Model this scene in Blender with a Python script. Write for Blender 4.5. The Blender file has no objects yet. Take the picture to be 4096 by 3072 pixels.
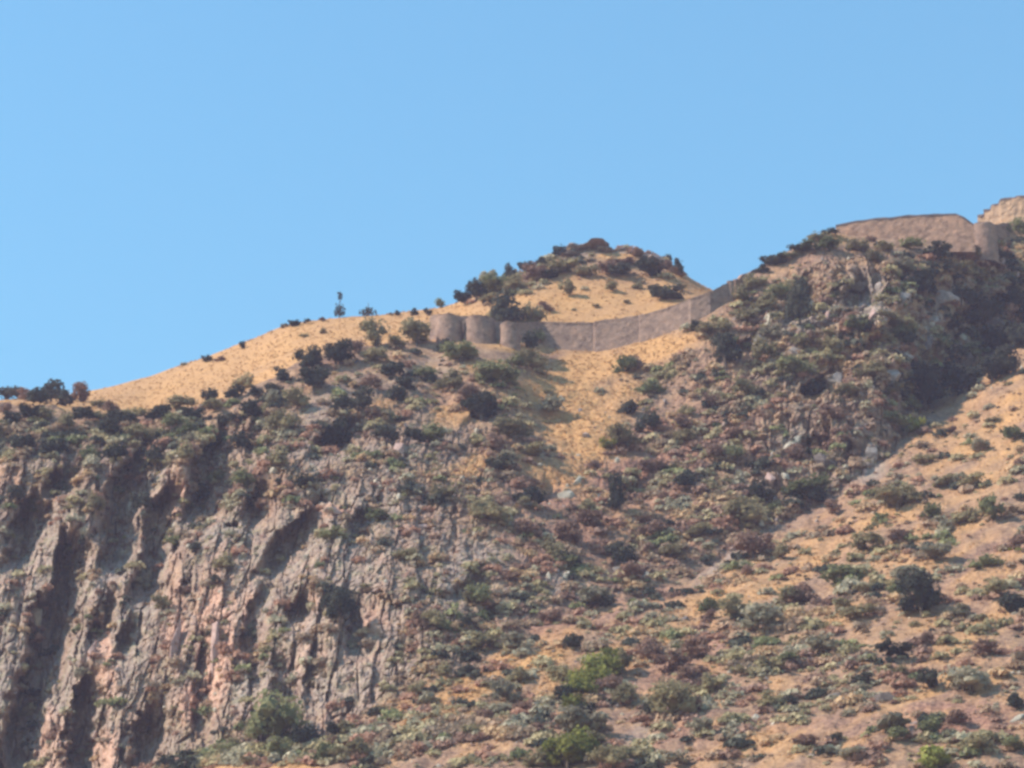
import bpy, math, random
import numpy as np
from mathutils import Vector, Matrix

# ------------------------------------------------------------------ camera, sky, sun
scene = bpy.context.scene
COL = scene.collection
F = 11700.0                      # focal length in pixels of the 4096 px wide photograph
PITCH = math.radians(24.0)
cam_d = bpy.data.cameras.new('camera')
cam = bpy.data.objects.new('camera', cam_d)
COL.objects.link(cam)
cam_d.sensor_width = 36.0
cam_d.lens = 36.0 * F / 4096.0
cam_d.clip_start = 0.5
cam_d.clip_end = 30000.0
cam.location = (0, 0, 0)
cam.rotation_euler = (math.pi / 2 + PITCH, 0, 0)
scene.camera = cam

SUN = Vector((-0.74, -0.15, 0.67)).normalized()
world = bpy.data.worlds.new('World')
scene.world = world
world.use_nodes = True
nt = world.node_tree
nt.nodes.clear()
sky = nt.nodes.new('ShaderNodeTexSky')
sky.sky_type = 'NISHITA'
sky.sun_disc = False
sky.sun_elevation = math.asin(SUN.z)
sky.sun_rotation = math.atan2(SUN.x, SUN.y) % (2 * math.pi)
sky.altitude = 0.0
sky.air_density = 2.0
sky.dust_density = 0.0
sky.ozone_density = 10.0
bg = nt.nodes.new('ShaderNodeBackground')
bg.inputs['Strength'].default_value = 0.15
wo = nt.nodes.new('ShaderNodeOutputWorld')
wb = nt.nodes.new('ShaderNodeMix'); wb.data_type = 'RGBA'; wb.blend_type = 'MULTIPLY'; wb.inputs[0].default_value = 1.0
wb.inputs[7].default_value = (0.87, 1.085, 0.99, 1.0)          # white balance
nt.links.new(sky.outputs[0], wb.inputs[6])
nt.links.new(wb.outputs[2], bg.inputs['Color'])
nt.links.new(bg.outputs[0], wo.inputs['Surface'])
sun_d = bpy.data.lights.new('sun', 'SUN')
sun_d.energy = 5.0
sun_d.angle = math.radians(0.5)
sun_d.color = (1.0, 0.88, 0.76)
sun = bpy.data.objects.new('sun', sun_d)
COL.objects.link(sun)
sun.rotation_euler = (-SUN).to_track_quat('-Z', 'Y').to_euler()
scene.view_settings.view_transform = 'Standard'
scene.view_settings.look = 'None'
scene.view_settings.gamma = 1.0
scene.view_settings.exposure = 0.54
scene.view_settings.use_curve_mapping = False
scene.render.filter_size = 2.2
try:
    scene.cycles.filter_width = 3.0
except Exception:
    pass

rng = np.random.default_rng(11)
random.seed(5)

# ------------------------------------------------------------------ numpy noise
def _hash(ix, iy, iz, seed):
    h = (ix.astype(np.uint32) * np.uint32(374761393) + iy.astype(np.uint32) * np.uint32(668265263)
         + iz.astype(np.uint32) * np.uint32(2147483647) + np.uint32((seed * 974634777) & 0xffffffff))
    h ^= h >> np.uint32(13)
    h *= np.uint32(1274126177)
    h ^= h >> np.uint32(16)
    h *= np.uint32(2246822519)
    h ^= h >> np.uint32(13)
    return (h & np.uint32(0xffffff)).astype(np.float32) / np.float32(0xffffff)

def vnoise(x, y, z, seed=0):
    fx, fy, fz = np.floor(x), np.floor(y), np.floor(z)
    ix, iy, iz = fx.astype(np.int64), fy.astype(np.int64), fz.astype(np.int64)
    tx, ty, tz = (x - fx).astype(np.float32), (y - fy).astype(np.float32), (z - fz).astype(np.float32)
    tx = tx * tx * (3 - 2 * tx); ty = ty * ty * (3 - 2 * ty); tz = tz * tz * (3 - 2 * tz)
    def c(a, b, d): return _hash(ix + a, iy + b, iz + d, seed)
    x00 = c(0,0,0) * (1 - tx) + c(1,0,0) * tx
    x10 = c(0,1,0) * (1 - tx) + c(1,1,0) * tx
    x01 = c(0,0,1) * (1 - tx) + c(1,0,1) * tx
    x11 = c(0,1,1) * (1 - tx) + c(1,1,1) * tx
    return ((x00 * (1 - ty) + x10 * ty) * (1 - tz) + (x01 * (1 - ty) + x11 * ty) * tz) * 2 - 1

def fbm(x, y, z, scale, octs=4, seed=0, gain=0.5):
    s = 0; a = 1.0; f = 1.0 / scale; tot = 0
    for o in range(octs):
        s = s + a * vnoise(x * f + 13.1 * o, y * f + 7.7 * o, z * f + 3.3 * o, seed + o)
        tot += a; a *= gain; f *= 2.03
    return s / tot * 1.6

def worley(x, y, z, scale, seed=0):
    """blocky cells: returns the random height of the nearest cell and the distance to its border"""
    x, y, z = x / scale, y / scale, z / scale
    fx, fy, fz = np.floor(x), np.floor(y), np.floor(z)
    ix, iy, iz = fx.astype(np.int64), fy.astype(np.int64), fz.astype(np.int64)
    d1 = np.full(x.shape, 9.0, np.float32); d2 = d1.copy(); val = np.zeros(x.shape, np.float32)
    for a in (-1, 0, 1):
        for b in (-1, 0, 1):
            for c in (-1, 0, 1):
                cx, cy, cz = ix + a, iy + b, iz + c
                dx = (cx + _hash(cx, cy, cz, seed) - x); dy = (cy + _hash(cx, cy, cz, seed + 1) - y)
                dz = (cz + _hash(cx, cy, cz, seed + 2) - z)
                d = (dx * dx + dy * dy + dz * dz).astype(np.float32)
                v = _hash(cx, cy, cz, seed + 3)
                closer = d < d1
                d2 = np.where(closer, d1, np.minimum(d2, d))
                val = np.where(closer, v, val)
                d1 = np.where(closer, d, d1)
    return val, np.sqrt(d2) - np.sqrt(d1)

def blocks(x, z, scale, seed=0):
    """square-cornered cells on an upright plane: random height of the cell and distance to its border"""
    x, z = x / scale, z / scale
    ix, iz = np.floor(x).astype(np.int64), np.floor(z).astype(np.int64); iy = np.zeros_like(ix)
    d1 = np.full(x.shape, 9.0, np.float32); d2 = d1.copy(); val = np.zeros(x.shape, np.float32)
    for a in (-1, 0, 1):
        for c in (-1, 0, 1):
            cx, cz = ix + a, iz + c
            dx = np.abs(cx + 0.1 + 0.8 * _hash(cx, iy, cz, seed) - x); dz = np.abs(cz + 0.1 + 0.8 * _hash(cx, iy, cz, seed + 2) - z)
            d = (np.maximum(dx, dz) + 0.15 * (dx + dz)).astype(np.float32)
            v = _hash(cx, iy, cz, seed + 3); closer = d < d1
            d2 = np.where(closer, d1, np.minimum(d2, d)); val = np.where(closer, v, val); d1 = np.where(closer, d, d1)
    return val, d2 - d1

def smooth01(t):
    t = np.clip(t, 0, 1)
    return t * t * (3 - 2 * t)

# ------------------------------------------------------------------ rays
CP, SP = math.cos(PITCH), math.sin(PITCH)
def ray(u, v):
    """direction through pixel (u, v) of the photograph, scaled to advance one metre in Y"""
    a = (u - 2048.0) / F; b = -(v - 1536.0) / F
    dy = CP - b * SP; dz = SP + b * CP
    return a / dy, dz / dy
def project(x, y, z):
    yc = y * CP + z * SP; zc = -y * SP + z * CP
    return 2048.0 + F * x / yc, 1536.0 - F * zc / yc

# ------------------------------------------------------------------ terrain profile columns
# per column: bottom Y, foot(v,Y), mid(v,Y), brow(v,Y), crest(v,Y), dip(v,Y), upper(v,Y), top(v,Y)
K = {
 -1600: (560, (3400,545), (2600,560), (2000,575), (1780,600), (1790,615), (1760,650), (1740,700)),
 0:    (524, (3200,515), (2500,538), (1850,560), (1625,590), (1630,606), (1612,640), (1596,690)),
 200:  (512, (3160,512), (2480,535), (1850,558), (1625,588), (1628,603), (1608,640), (1585,690)),
 400:  (500, (3120,510), (2450,531), (1860,556), (1655,586), (1655,600), (1600,640), (1549,690)),
 600:  (496, (3070,505), (2430,528), (1850,555), (1665,585), (1665,600), (1585,640), (1502,690)),
 800:  (490, (3010,500), (2400,526), (1800,556), (1615,587), (1615,602), (1525,640), (1432,690)),
 1000: (476, (2990,492), (2380,520), (1820,552), (1560,588), (1558,602), (1460,640), (1356,688)),
 1150: (468, (2985,487), (2360,516), (1840,549), (1480,592), (1478,604), (1390,640), (1293,686)),
 1300: (462, (2940,484), (2350,513), (1850,547), (1425,596), (1420,608), (1350,640), (1270,684)),
 1500: (454, (2850,482), (2350,509), (1880,545), (1380,601), (1372,612), (1320,640), (1254,680)),
 1650: (448, (2780,483), (2330,508), (1900,546), (1360,603), (1350,614), (1300,640), (1240,678)),
 1745: (445, (2730,485), (2320,509), (1900,547), (1368,604), (1350,614), (1290,640), (1228,676)),
 1845: (442, (2690,487), (2310,510), (1900,548), (1378,597), (1345,612), (1270,640), (1200,672)),
 1900: (440, (2660,489), (2300,512), (1900,549), (1380,597.5), (1345,612), (1250,640), (1170,670)),
 1990: (438, (2615,492), (2285,515), (1900,551), (1382,598.5), (1345,614), (1225,640), (1130,668)),
 2060: (436, (2575,495), (2270,518), (1900,553), (1384,601), (1345,616), (1205,642), (1095,667)),
 2170: (433, (2515,500), (2255,522), (1900,556), (1385,614), (1345,620), (1150,645), (1046,667)),
 2250: (431, (2475,504), (2240,525), (1890,559), (1391,614.5), (1345,621), (1140,646), (990,666)),
 2380: (428, (2430,510), (2210,531), (1860,564), (1390,614), (1345,620), (1128,646), (974,664)),
 2560: (424, (2380,517), (2160,537), (1815,570), (1352,610), (1325,618), (1125,646), (988,664)),
 2660: (422, (2350,521), (2120,541), (1760,572), (1322,607), (1305,618), (1118,646), (1032,664)),
 2760: (420, (2310,526), (2070,546), (1700,573), (1285,604), (1262,618), (1145,648), (1110,666)),
 2840: (418, (2260,530), (2010,550), (1640,575), (1240,603), (1225,618), (1180,650), (1158,668)),
 2920: (416, (2205,535), (1930,555), (1570,578), (1180,605), (1180,620), (1190,650), (1180,668)),
 3000: (415, (2150,540), (1850,559), (1500,582), (1098,613), (1120,630), (1210,660), (1240,690)),
 3150: (412, (2085,546), (1760,564), (1400,584), (1002,616), (1022,634), (1200,665), (1300,700)),
 3300: (410, (2020,551), (1660,568), (1300,587), (922,618), (940,638), (1160,670), (1300,700)),
 3420: (408, (1930,555), (1590,570), (1250,587), (942,620), (955,640), (1150,670), (1300,700)),
 3550: (406, (1830,563), (1500,573), (1200,588), (955,621), (960,640), (1150,670), (1300,700)),
 3700: (404, (1625,590), (1450,596), (1190,604), (960,621.5), (965,645), (1150,680), (1300,710)),
 3800: (403, (1535,603), (1360,608), (1170,613), (962,623), (965,648), (1100,680), (1250,710)),
 3900: (402, (1455,612), (1300,616), (1140,621), (955,628), (960,650), (1000,680), (1150,710)),
 4000: (401, (1380,618), (1250,621), (1120,626), (945,637), (900,645), (905,670), (1100,710)),
 4096: (400, (1310,624), (1190,626), (1100,631), (930,642), (890,648), (890,670), (1050,710)),
 4500: (396, (1250,634), (1120,638), (1000,644), (820,655), (810,668), (830,690), (950,720)),
 5700: (390, (900,650), (820,655), (760,662), (650,680), (640,690), (660,710), (800,740)),
}
ucols = np.concatenate([np.linspace(-1600, -90, 70)[:-1], np.arange(-90, 4190, 4.4), np.linspace(4190, 5700, 70)[1:]])
keys = sorted(K)
def col_interp(fn):
    vals = np.interp(ucols, keys, [fn(K[k]) for k in keys])
    ker = np.exp(-0.5 * (np.arange(-12, 13) / 5.0) ** 2); ker /= ker.sum()
    pad = np.pad(vals, 12, mode='edge')
    return np.convolve(pad, ker, 'valid')
Yb = col_interp(lambda k: k[0])
ctrl = []                                    # list of (v or None, Y, z or None)
pts = [(np.full_like(ucols, 3072.0), Yb)]
for i in range(1, 8):
    pts.append((col_interp(lambda k: k[i][0]), col_interp(lambda k: k[i][1])))
# for the left columns the cliff foot lies below the frame: keep the bottom point under it
foot_v = pts[1][0]
low = foot_v > 3040
bv = np.where(low, foot_v + 60, 3072.0)
pts[0] = (bv, np.minimum(Yb, pts[1][1] - 5))
X, Y, Z = [], [], []
for v, y in pts:
    rx, rz = ray(ucols, v)
    X.append(rx * y); Y.append(y); Z.append(rz * y)
# below the frame the slope runs out to the valley floor, behind the top it falls away
sx = X[0] / Y[0]
yv = Y[0] - (Z[0] + 6.0) / 0.60
X.insert(0, sx * yv); Y.insert(0, yv); Z.insert(0, np.full_like(yv, -6.0))
yb1 = Y[-1] + 70; X.append(X[-1] / Y[-1] * yb1); Y.append(yb1); Z.append(Z[-1] - 30)
yb2 = yb1 + 500; X.append(X[-1] / Y[-1] * yb2); Y.append(yb2); Z.append(np.full_like(yb2, -6.0))
X, Y, Z = np.array(X), np.array(Y), np.array(Z)
nrows = [60, 190, 150, 150, 130, 10, 56, 56, 18, 14]    # rows per span
rows_s = np.concatenate([i + np.arange(n) / n for i, n in enumerate(nrows)] + [[len(nrows)]])
ii = np.minimum(rows_s.astype(int), len(nrows) - 1); tt = (rows_s - ii)[:, None]
GX = X[ii] * (1 - tt) + X[ii + 1] * tt
GY = Y[ii] * (1 - tt) + Y[ii + 1] * tt
GZ = Z[ii] * (1 - tt) + Z[ii + 1] * tt
def smooth_rows(A, n):
    for _ in range(n):
        B = A.copy(); B[1:-1] = (A[:-2] + 2 * A[1:-1] + A[2:]) / 4; A = B
    return A
GX, GY, GZ = (smooth_rows(a, 10) for a in (GX, GY, GZ))
NR, NC = GX.shape
ROW = np.repeat(rows_s[:, None], NC, 1)      # 1..2 lower slope, 2..5 hill front, 6..8 ridge behind
PU, PV = project(GX, GY, GZ)                 # where each ground point is seen
FOOT = np.repeat(pts[1][0][None], NR, 0)

near = (ROW <= 5.2).astype(float)
cliff = smooth01((ROW - 1.9) / 0.2) * smooth01((4.62 - ROW) / 0.5) * smooth01((2250 - PU - 0.2 * (PV - 2000)) / 700)
hillr = smooth01((ROW - 1.9) / 0.2) * smooth01((5.0 - ROW) / 0.6) * smooth01((PU - 2750) / 350)
front = smooth01((ROW - 1.95) / 0.2) * smooth01((5.0 - ROW) / 0.5)

def blobs(lst):
    g = np.zeros_like(PU)
    for cu, cv, ru, rv, ang, wt in lst:
        c, s = math.cos(math.radians(ang)), math.sin(math.radians(ang))
        a = ((PU - cu) * c + (PV - cv) * s) / ru; b = (-(PU - cu) * s + (PV - cv) * c) / rv
        g = np.maximum(g, wt * smooth01(1.45 - np.sqrt(a * a + b * b)))
    return g
GR = blobs([  # u, v, half width, half height, tilt, weight : straw coloured grass
 (2350,1480,240,85,-20,1.1), (2270,1600,190,130,20,1.0), (2330,1730,190,120,10,0.95), (2230,1860,150,80,0,0.6), (2600,1395,190,50,-14,1.1), (2460,1600,120,90,0,0.8), (2080,1395,160,22,5,1),
 (1950,1470,110,30,0,0.7), (1800,1660,110,50,-20,0.7), (3960,1620,330,130,-33,1), (3950,1830,160,110,-20,0.8),
 (3200,2230,420,80,-32,0.85), (2760,2480,300,80,-25,0.75), (2600,2560,220,110,-20,0.6), (2100,2700,300,110,-20,0.8), (1750,2850,300,110,-20,0.8),
 (1050,3060,260,45,-6,1.1), (2350,2580,150,60,-20,0.5), (3050,2980,170,50,0,0.65), (3720,2760,260,50,-20,0.55), (4030,2730,90,110,0,0.8),
 (3900,2480,200,40,-15,0.6), (3330,960,60,25,0,1), (3900,2100,160,60,-20,0.6), (3350,2480,160,60,-25,0.5), (1880,1860,110,45,-20,0.5),
 (1560,1590,100,30,-30,0.3), (1700,1480,70,20,-20,0.4), (3350,1470,200,45,-35,0.45), (3560,1290,260,35,-38,0.5), (3900,1080,140,60,20,0.45), (2650,2900,160,60,-30,0.35)])
# --- hand placed gullies: right-hand side of every rib falls back steeply, then the rock comes forward again
GULLY = [  # polyline (u, v)..., width, depth in m, recovery width
 ([(580,1770),(520,1850),(470,2000),(440,2150),(415,2300)], 110, 6.5, 120),
 ([(660,1930),(610,2030),(590,2200),(555,2420)], 105, 6.5, 130),
 ([(900,1700),(830,1800),(790,1950),(730,2110)], 120, 7.5, 150),
 ([(1010,1700),(990,1800),(960,1870)], 70, 3.5, 80),
 ([(1030,1930),(985,2040),(960,2120)], 80, 4.5, 110),
 ([(280,1780),(250,1880),(180,2000)], 80, 4.5, 110),
 ([(110,1990),(70,2120),(30,2280)], 110, 6, 120),
 ([(260,2150),(230,2300),(190,2420),(140,2650),(90,2850),(40,3110)], 115, 7.5, 140),
 ([(340,2700),(300,2850),(290,3110)], 100, 6, 100),
 ([(520,2480),(475,2560),(455,2640)], 60, 3.5, 80),
 ([(590,2820),(560,2920),(540,3090)], 100, 5, 110),
 ([(430,2370),(395,2500),(380,2600)], 55, 3, 60),
 ([(800,2560),(790,2700),(800,2960)], 40, 2.6, 70),
 ([(1030,2320),(1000,2480),(1010,2740)], 45, 2.8, 80),
 ([(1190,2370),(1180,2450),(1170,2500)], 75, 4.5, 60),
 ([(1250,2020),(1180,2120),(1090,2230),(1030,2310)], 100, 5.5, 120),
 ([(1390,1660),(1330,1740),(1280,1830)], 110, 5.5, 120),
 ([(1110,2600),(1130,2720),(1110,2850)], 70, 3.2, 90),
 ([(1270,2600),(1240,2720),(1250,2860)], 70, 3.2, 90),
 ([(1430,2430),(1400,2520),(1420,2640)], 60, 2.8, 90),
 ([(1600,2560),(1590,2650)], 60, 2.5, 70),
 ([(1400,2820),(1350,2900)], 60, 2.5, 70),
 ([(1880,2300),(1800,2400)], 90, 3.5, 100), ([(1960,2430),(1930,2520)], 70, 3, 80),
 ([(20,1700),(10,1850)], 60, 3, 70), ([(720,2020),(690,2100)], 60, 3, 60),
 ([(1500,1980),(1420,2080),(1380,2160)], 60, 2.8, 90), ([(1560,1650),(1530,1720)], 60, 2.5, 80),
 # right hill
 ([(3430,1110),(3400,1180),(3380,1260)], 130, 7, 150),
 ([(3330,1180),(3290,1260),(3260,1340)], 60, 3.5, 70),
 ([(3230,1130),(3190,1230),(3160,1300)], 110, 5, 130),
 ([(3580,1080),(3550,1160),(3530,1240)], 80, 4, 110),
 ([(3720,1090),(3650,1200),(3560,1330),(3440,1420)], 90, 3.4, 150),
 ([(4110,1130),(3900,1230),(3800,1350),(3660,1520),(3600,1690)], 180, 3.6, 220),
 ([(3960,1080),(3880,1180)], 80, 3, 80),
 ([(4096,1220),(3980,1330),(3830,1520)], 110, 3.2, 150),
 ([(3330,1460),(3250,1530),(3180,1600)], 100, 4, 120),
 ([(3000,1330),(2920,1440)], 100, 4, 120), ([(3250,1740),(3220,1830)], 100, 4, 100),
 ([(3440,1770),(3400,1850)], 60, 3, 80), ([(3090,1960),(3040,2010)], 80, 3.5, 80),
 ([(2180,1930),(2120,2000)], 90, 3.5, 110), ([(2530,1900),(2500,2020)], 80, 3.5, 110), ([(2530,2150),(2480,2260)], 80, 3.2, 110),
 ([(2420,2380),(2370,2430)], 80, 2.6, 90), ([(1950,1600),(1900,1690)], 80, 2.5, 100),
]
OFF = np.zeros_like(GX)
wob = fbm(PU / 60, PV / 130, PU * 0, 1.0, 3, 91); wob2 = fbm(PU / 22, PV / 30, PU * 0, 1.0, 2, 95)
for poly, w, d, rec in GULLY:
    us = np.array([p[0] for p in poly], float); vs = np.array([p[1] for p in poly], float)
    m = near * smooth01((PV - vs[0] + 60) / 150) * smooth01((vs[-1] + 40 - PV) / 110)
    if m.max() <= 0: continue
    du = PU - np.interp(PV, vs, us) + wob * 26 + wob2 * 14
    w = w * (0.30 + 0.70 * smooth01((PV - vs[0] + 20) / (0.35 * (vs[-1] - vs[0]) + 60)))
    f = smooth01((du + w * 0.65) / (w * 0.55)) * np.where(du > w * 0.2, 1 - smooth01((du - w * 0.2) / (rec + w * 0.3)), 1.0)
    OFF = np.maximum(OFF, m * d * 2.3 * f)
# --- irregular ribs and ledges everywhere on the rock
def saw(t, rise=0.3):
    fr = t - np.floor(t)
    return np.where(fr < rise, smooth01(fr / rise), 1 - smooth01((fr - rise) / (1 - rise)))
w1 = fbm(GX, GY * 0.5, GZ * 0.16, 8.0, 2, 21); w2 = fbm(GX, GY * 0.5, GZ * 0.14, 2.2, 2, 31)
lean = GX - 0.03 * (GZ - 150) + 0.9 * w1 + 0.15 * w2
zero = np.zeros_like(GX)
c1v, c1e = blocks(lean, GZ * 0.15 + 0.5 * w1, 4.0, 201)
c2v, c2e = blocks(lean + 40, GZ * 0.17 + 0.3 * w2, 1.9, 211)
c3v, c3e = blocks(lean + 80, GZ * 0.30, 0.95, 221)
amp1 = np.clip(0.55 + fbm(GX, GY, GZ, 14, 2, 41), 0.1, 1.3)
soft = 1 - 0.85 * np.clip(GR, 0, 1)
rockw = np.clip(cliff + 0.55 * hillr + 0.22 * front, 0, 1) * soft
crk = lambda e, w: np.exp(-(e / w) ** 2)
OFF += rockw * (4.4 * amp1 * (c1v - 0.5) + 2.3 * (c2v - 0.5) + 0.8 * (c3v - 0.5)
                + 1.5 * crk(c1e, 0.05) + 0.25 * crk(c2e, 0.06))
OFF += rockw * 0.9 * saw(lean / 7.5 + w1 * 0.3) * amp1
sc_ = 1 + OFF / GY
GX, GY, GZ = GX * sc_, GY * sc_, GZ * sc_

# --- free noise: lumps, blocks and grain
val1, edge1 = worley(GX, GY, GZ * 0.8, 2.6, 61)
val2, edge2 = worley(GX + 5, GY, GZ * 0.7, 1.1, 71)
big = fbm(GX, GY, GZ, 22, 3, 5); mid = fbm(GX, GY, GZ, 6, 3, 8); fine = fbm(GX, GY, GZ, 1.5, 3, 12)
far = smooth01((ROW - 5.0) / 0.3)
keep_wall = 1 - 0.85 * smooth01((ROW - 4.55) / 0.4) * smooth01((6.3 - ROW) / 0.8) * smooth01((PU - 1650) / 80)
n_h = (big * (1.0 * (1 - far) * (1 - 0.6 * cliff) + 0.5 * far) + mid * (0.85 * (1 - far) * (1 - 0.85 * cliff) + 0.15 * far) + fine * (0.32 * (1 - far) * (1 - 0.75 * cliff) + 0.06 * far)) * keep_wall
rocky = np.clip(cliff + 0.75 * hillr + 0.35 * front, 0, 1) * keep_wall * soft
n_r = rocky * ((val1 - 0.5) * (1.3 - 0.9 * cliff) + (val2 - 0.5) * (0.9 - 0.4 * cliff) - 0.3 * np.exp(-(edge1 / 0.10) ** 2))
GY = GY - n_r * 0.9 - n_h * 0.35
GZ = GZ + n_h * 0.75 + n_r * 0.35
GX = GX + rocky * mid * 0.4
nv = NR * NC

def make_mesh(name, verts, faces, smooth=False):
    me = bpy.data.meshes.new(name)
    verts = np.asarray(verts, np.float32); faces = np.asarray(faces, np.int32)
    k = faces.shape[1]
    me.vertices.add(len(verts)); me.vertices.foreach_set('co', verts.ravel())
    me.loops.add(faces.size); me.loops.foreach_set('vertex_index', faces.ravel())
    me.polygons.add(len(faces))
    me.polygons.foreach_set('loop_start', np.arange(0, faces.size, k, dtype=np.int32))
    me.polygons.foreach_set('use_smooth', np.full(len(faces), smooth))
    me.update(calc_edges=True)
    return me
def link(name, me, mat=None, parent=None):
    o = bpy.data.objects.new(name, me); COL.objects.link(o)
    if mat is not None and not me.materials: me.materials.append(mat)
    if parent is not None: o.parent = parent
    return o
def tag(o, label=None, cat=None, group=None, kind=None):
    if label: o['label'] = label
    if cat: o['category'] = cat
    if group: o['group'] = group
    if kind: o['kind'] = kind
    return o
def add_attr(me, name, arr):
    a = me.attributes.new(name, 'FLOAT', 'POINT'); a.data.foreach_set('value', np.asarray(arr, np.float32).ravel())
def add_col(me, name, arr):
    a = me.attributes.new(name, 'FLOAT_COLOR', 'POINT')
    arr = np.concatenate([arr, np.ones((len(arr), 1))], 1)
    a.data.foreach_set('color', arr.astype(np.float32).ravel())

# ------------------------------------------------------------------ what grows or lies where (ground cover weights)
far_l = smooth01((ROW - 5.02) / 0.1)
knoll = np.clip(1 - 1.3 * blobs([(2470,1022,80,13,2,1)]), 0, 1) * blobs([(2420,1050,290,85,0,1.0), (2130,1110,120,60,-25,0.9), (1960,1160,110,45,-30,0.9)]) * far_l
sc_zone = 0.30 * smooth01((ROW - 1.0) / 0.1)
lower = smooth01((1.98 - ROW) / 0.05)
nG = fbm(GX, GY, GZ * 1.0, 7, 4, 101)
ca, sa = math.cos(math.radians(-30)), math.sin(math.radians(-30))
st = fbm((PU * ca + PV * sa) / 260, (-PU * sa + PV * ca) / 34, PU * 0, 1.0, 4, 171)
grassw = np.clip(np.maximum(GR * near * (1 - 0.48 * lower), far_l * (1 - 0.75 * knoll) * (0.86 + 0.25 * st)) + 0.35 * nG * (0.4 + 0.6 * near) + lower * (0.10 + 0.32 * st) + near * 0.10 * st + 0.05, 0, 1)
rockm = np.clip(cliff * (0.85 - 0.30 * smooth01((2250 - PV) / 350) + 0.4 * fbm(GX, GY, GZ * .6, 8, 3, 111)) + blobs([
 (3240,1250,60,90,20,1), (3310,1270,40,90,20,1), (3450,1190,90,90,0,1), (3480,1250,70,60,0,0.9), (3000,1310,110,50,0,0.6), (3130,1300,80,50,0,0.6),
 (3170,1800,60,100,20,0.8), (3480,1850,60,90,10,0.8), (3420,1760,30,80,30,0.8), (2920,2230,180,25,-35,0.7), (3880,1250,120,160,0,0.6), (3700,1330,160,60,-40,0.5),
 (2260,2330,110,60,0,0.7), (1900,2300,200,130,-30,0.6), (2620,2900,170,60,-30,0.5), (1700,1500,160,60,-20,0.5), (1350,1600,200,60,-20,0.5)]) * near
 + 0.35 * hillr + 0.9 * knoll * smooth01((1035 - PV) / 20) - 0.3 * grassw, 0, 1)
rust = np.clip(blobs([(2500,1850,500,120,-10,0.8), (2250,2150,400,220,-20,0.75), (2900,1750,250,150,-20,0.7), (2650,2100,300,160,-15,0.8), (2350,2480,350,70,-15,0.8),
 (2750,2650,260,110,-25,0.8), (2650,2900,240,90,-30,0.7), (3800,2900,230,110,0,0.9), (3300,2950,300,90,0,0.5), (1900,1600,200,90,0,0.4), (3300,1950,150,150,0,0.4),
 (1720,2110,90,60,-20,0.9), (1830,2290,120,30,-20,0.8), (1330,2040,80,25,0,0.8), (3250,1060,90,50,0,0.4), (3950,2250,200,150,0,0.4)]) * near
 + 0.4 * fbm(GX, GY, GZ, 10, 3, 121), 0, 1)
pink = np.clip(blobs([(720,1960,60,110,10,0.8), (700,2480,45,300,0,0.8), (860,2550,90,330,0,0.9), (420,2650,40,230,-10,0.9), (420,3000,80,90,0,0.8), (200,3000,60,180,0,0.7), (60,1900,70,70,0,0.7),
 (990,2520,30,180,0,0.7), (1600,1830,35,80,0,0.9), (1270,2380,40,60,0,0.7), (760,2830,40,100,0,0.9), (1330,2045,60,25,0,1), (1650,2080,90,30,-10,0.7), (1500,2480,60,60,0,0.6)]) * near
 + 0.45 * fbm(GX, GY, GZ * 0.25, 3.5, 3, 131) * cliff, 0, 1)

def nodes(name):
    m = bpy.data.materials.new(name); m.use_nodes = True
    t = m.node_tree; t.nodes.clear()
    out = t.nodes.new('ShaderNodeOutputMaterial'); b = t.nodes.new('ShaderNodeBsdfPrincipled')
    t.links.new(b.outputs[0], out.inputs['Surface'])
    b.inputs['Roughness'].default_value = 0.95
    b.inputs['Specular IOR Level'].default_value = 0.1
    return m, t, b
def n_attr(t, name):
    a = t.nodes.new('ShaderNodeAttribute'); a.attribute_name = name; return a
def n_noise(t, scale, detail=4, rough=0.6, coord=None, dist=0.0):
    n = t.nodes.new('ShaderNodeTexNoise'); n.inputs['Scale'].default_value = scale
    n.inputs['Detail'].default_value = detail; n.inputs['Roughness'].default_value = rough; n.inputs['Distortion'].default_value = dist
    if coord is not None: t.links.new(coord, n.inputs['Vector'])
    return n
def n_ramp(t, fac, stops):
    r = t.nodes.new('ShaderNodeValToRGB')
    e = r.color_ramp.elements
    while len(e) < len(stops): e.new(0.5)
    for i, (p, c) in enumerate(stops):
        e[i].position = p; e[i].color = (*c, 1)
    t.links.new(fac, r.inputs['Fac']); return r
def n_mix(t, fac, a, b, mode='MIX'):
    m = t.nodes.new('ShaderNodeMix'); m.data_type = 'RGBA'; m.blend_type = mode
    for s, x in ((m.inputs[0], fac), (m.inputs[6], a), (m.inputs[7], b)):
        if isinstance(x, (int, float)): s.default_value = x
        elif isinstance(x, tuple): s.default_value = (*x, 1)
        else: t.links.new(x, s)
    return m.outputs[2]
def n_math(t, op, a, b=None, c=None):
    m = t.nodes.new('ShaderNodeMath'); m.operation = op
    for i, x in enumerate((a, b, c)):
        if x is None: continue
        if isinstance(x, (int, float)): m.inputs[i].default_value = x
        else: t.links.new(x, m.inputs[i])
    return m.outputs[0]
def n_bump(t, b, height, strength, dist):
    u = t.nodes.new('ShaderNodeBump'); u.inputs['Strength'].default_value = strength; u.inputs['Distance'].default_value = dist
    t.links.new(height, u.inputs['Height']); t.links.new(u.outputs[0], b.inputs['Normal'])

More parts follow.
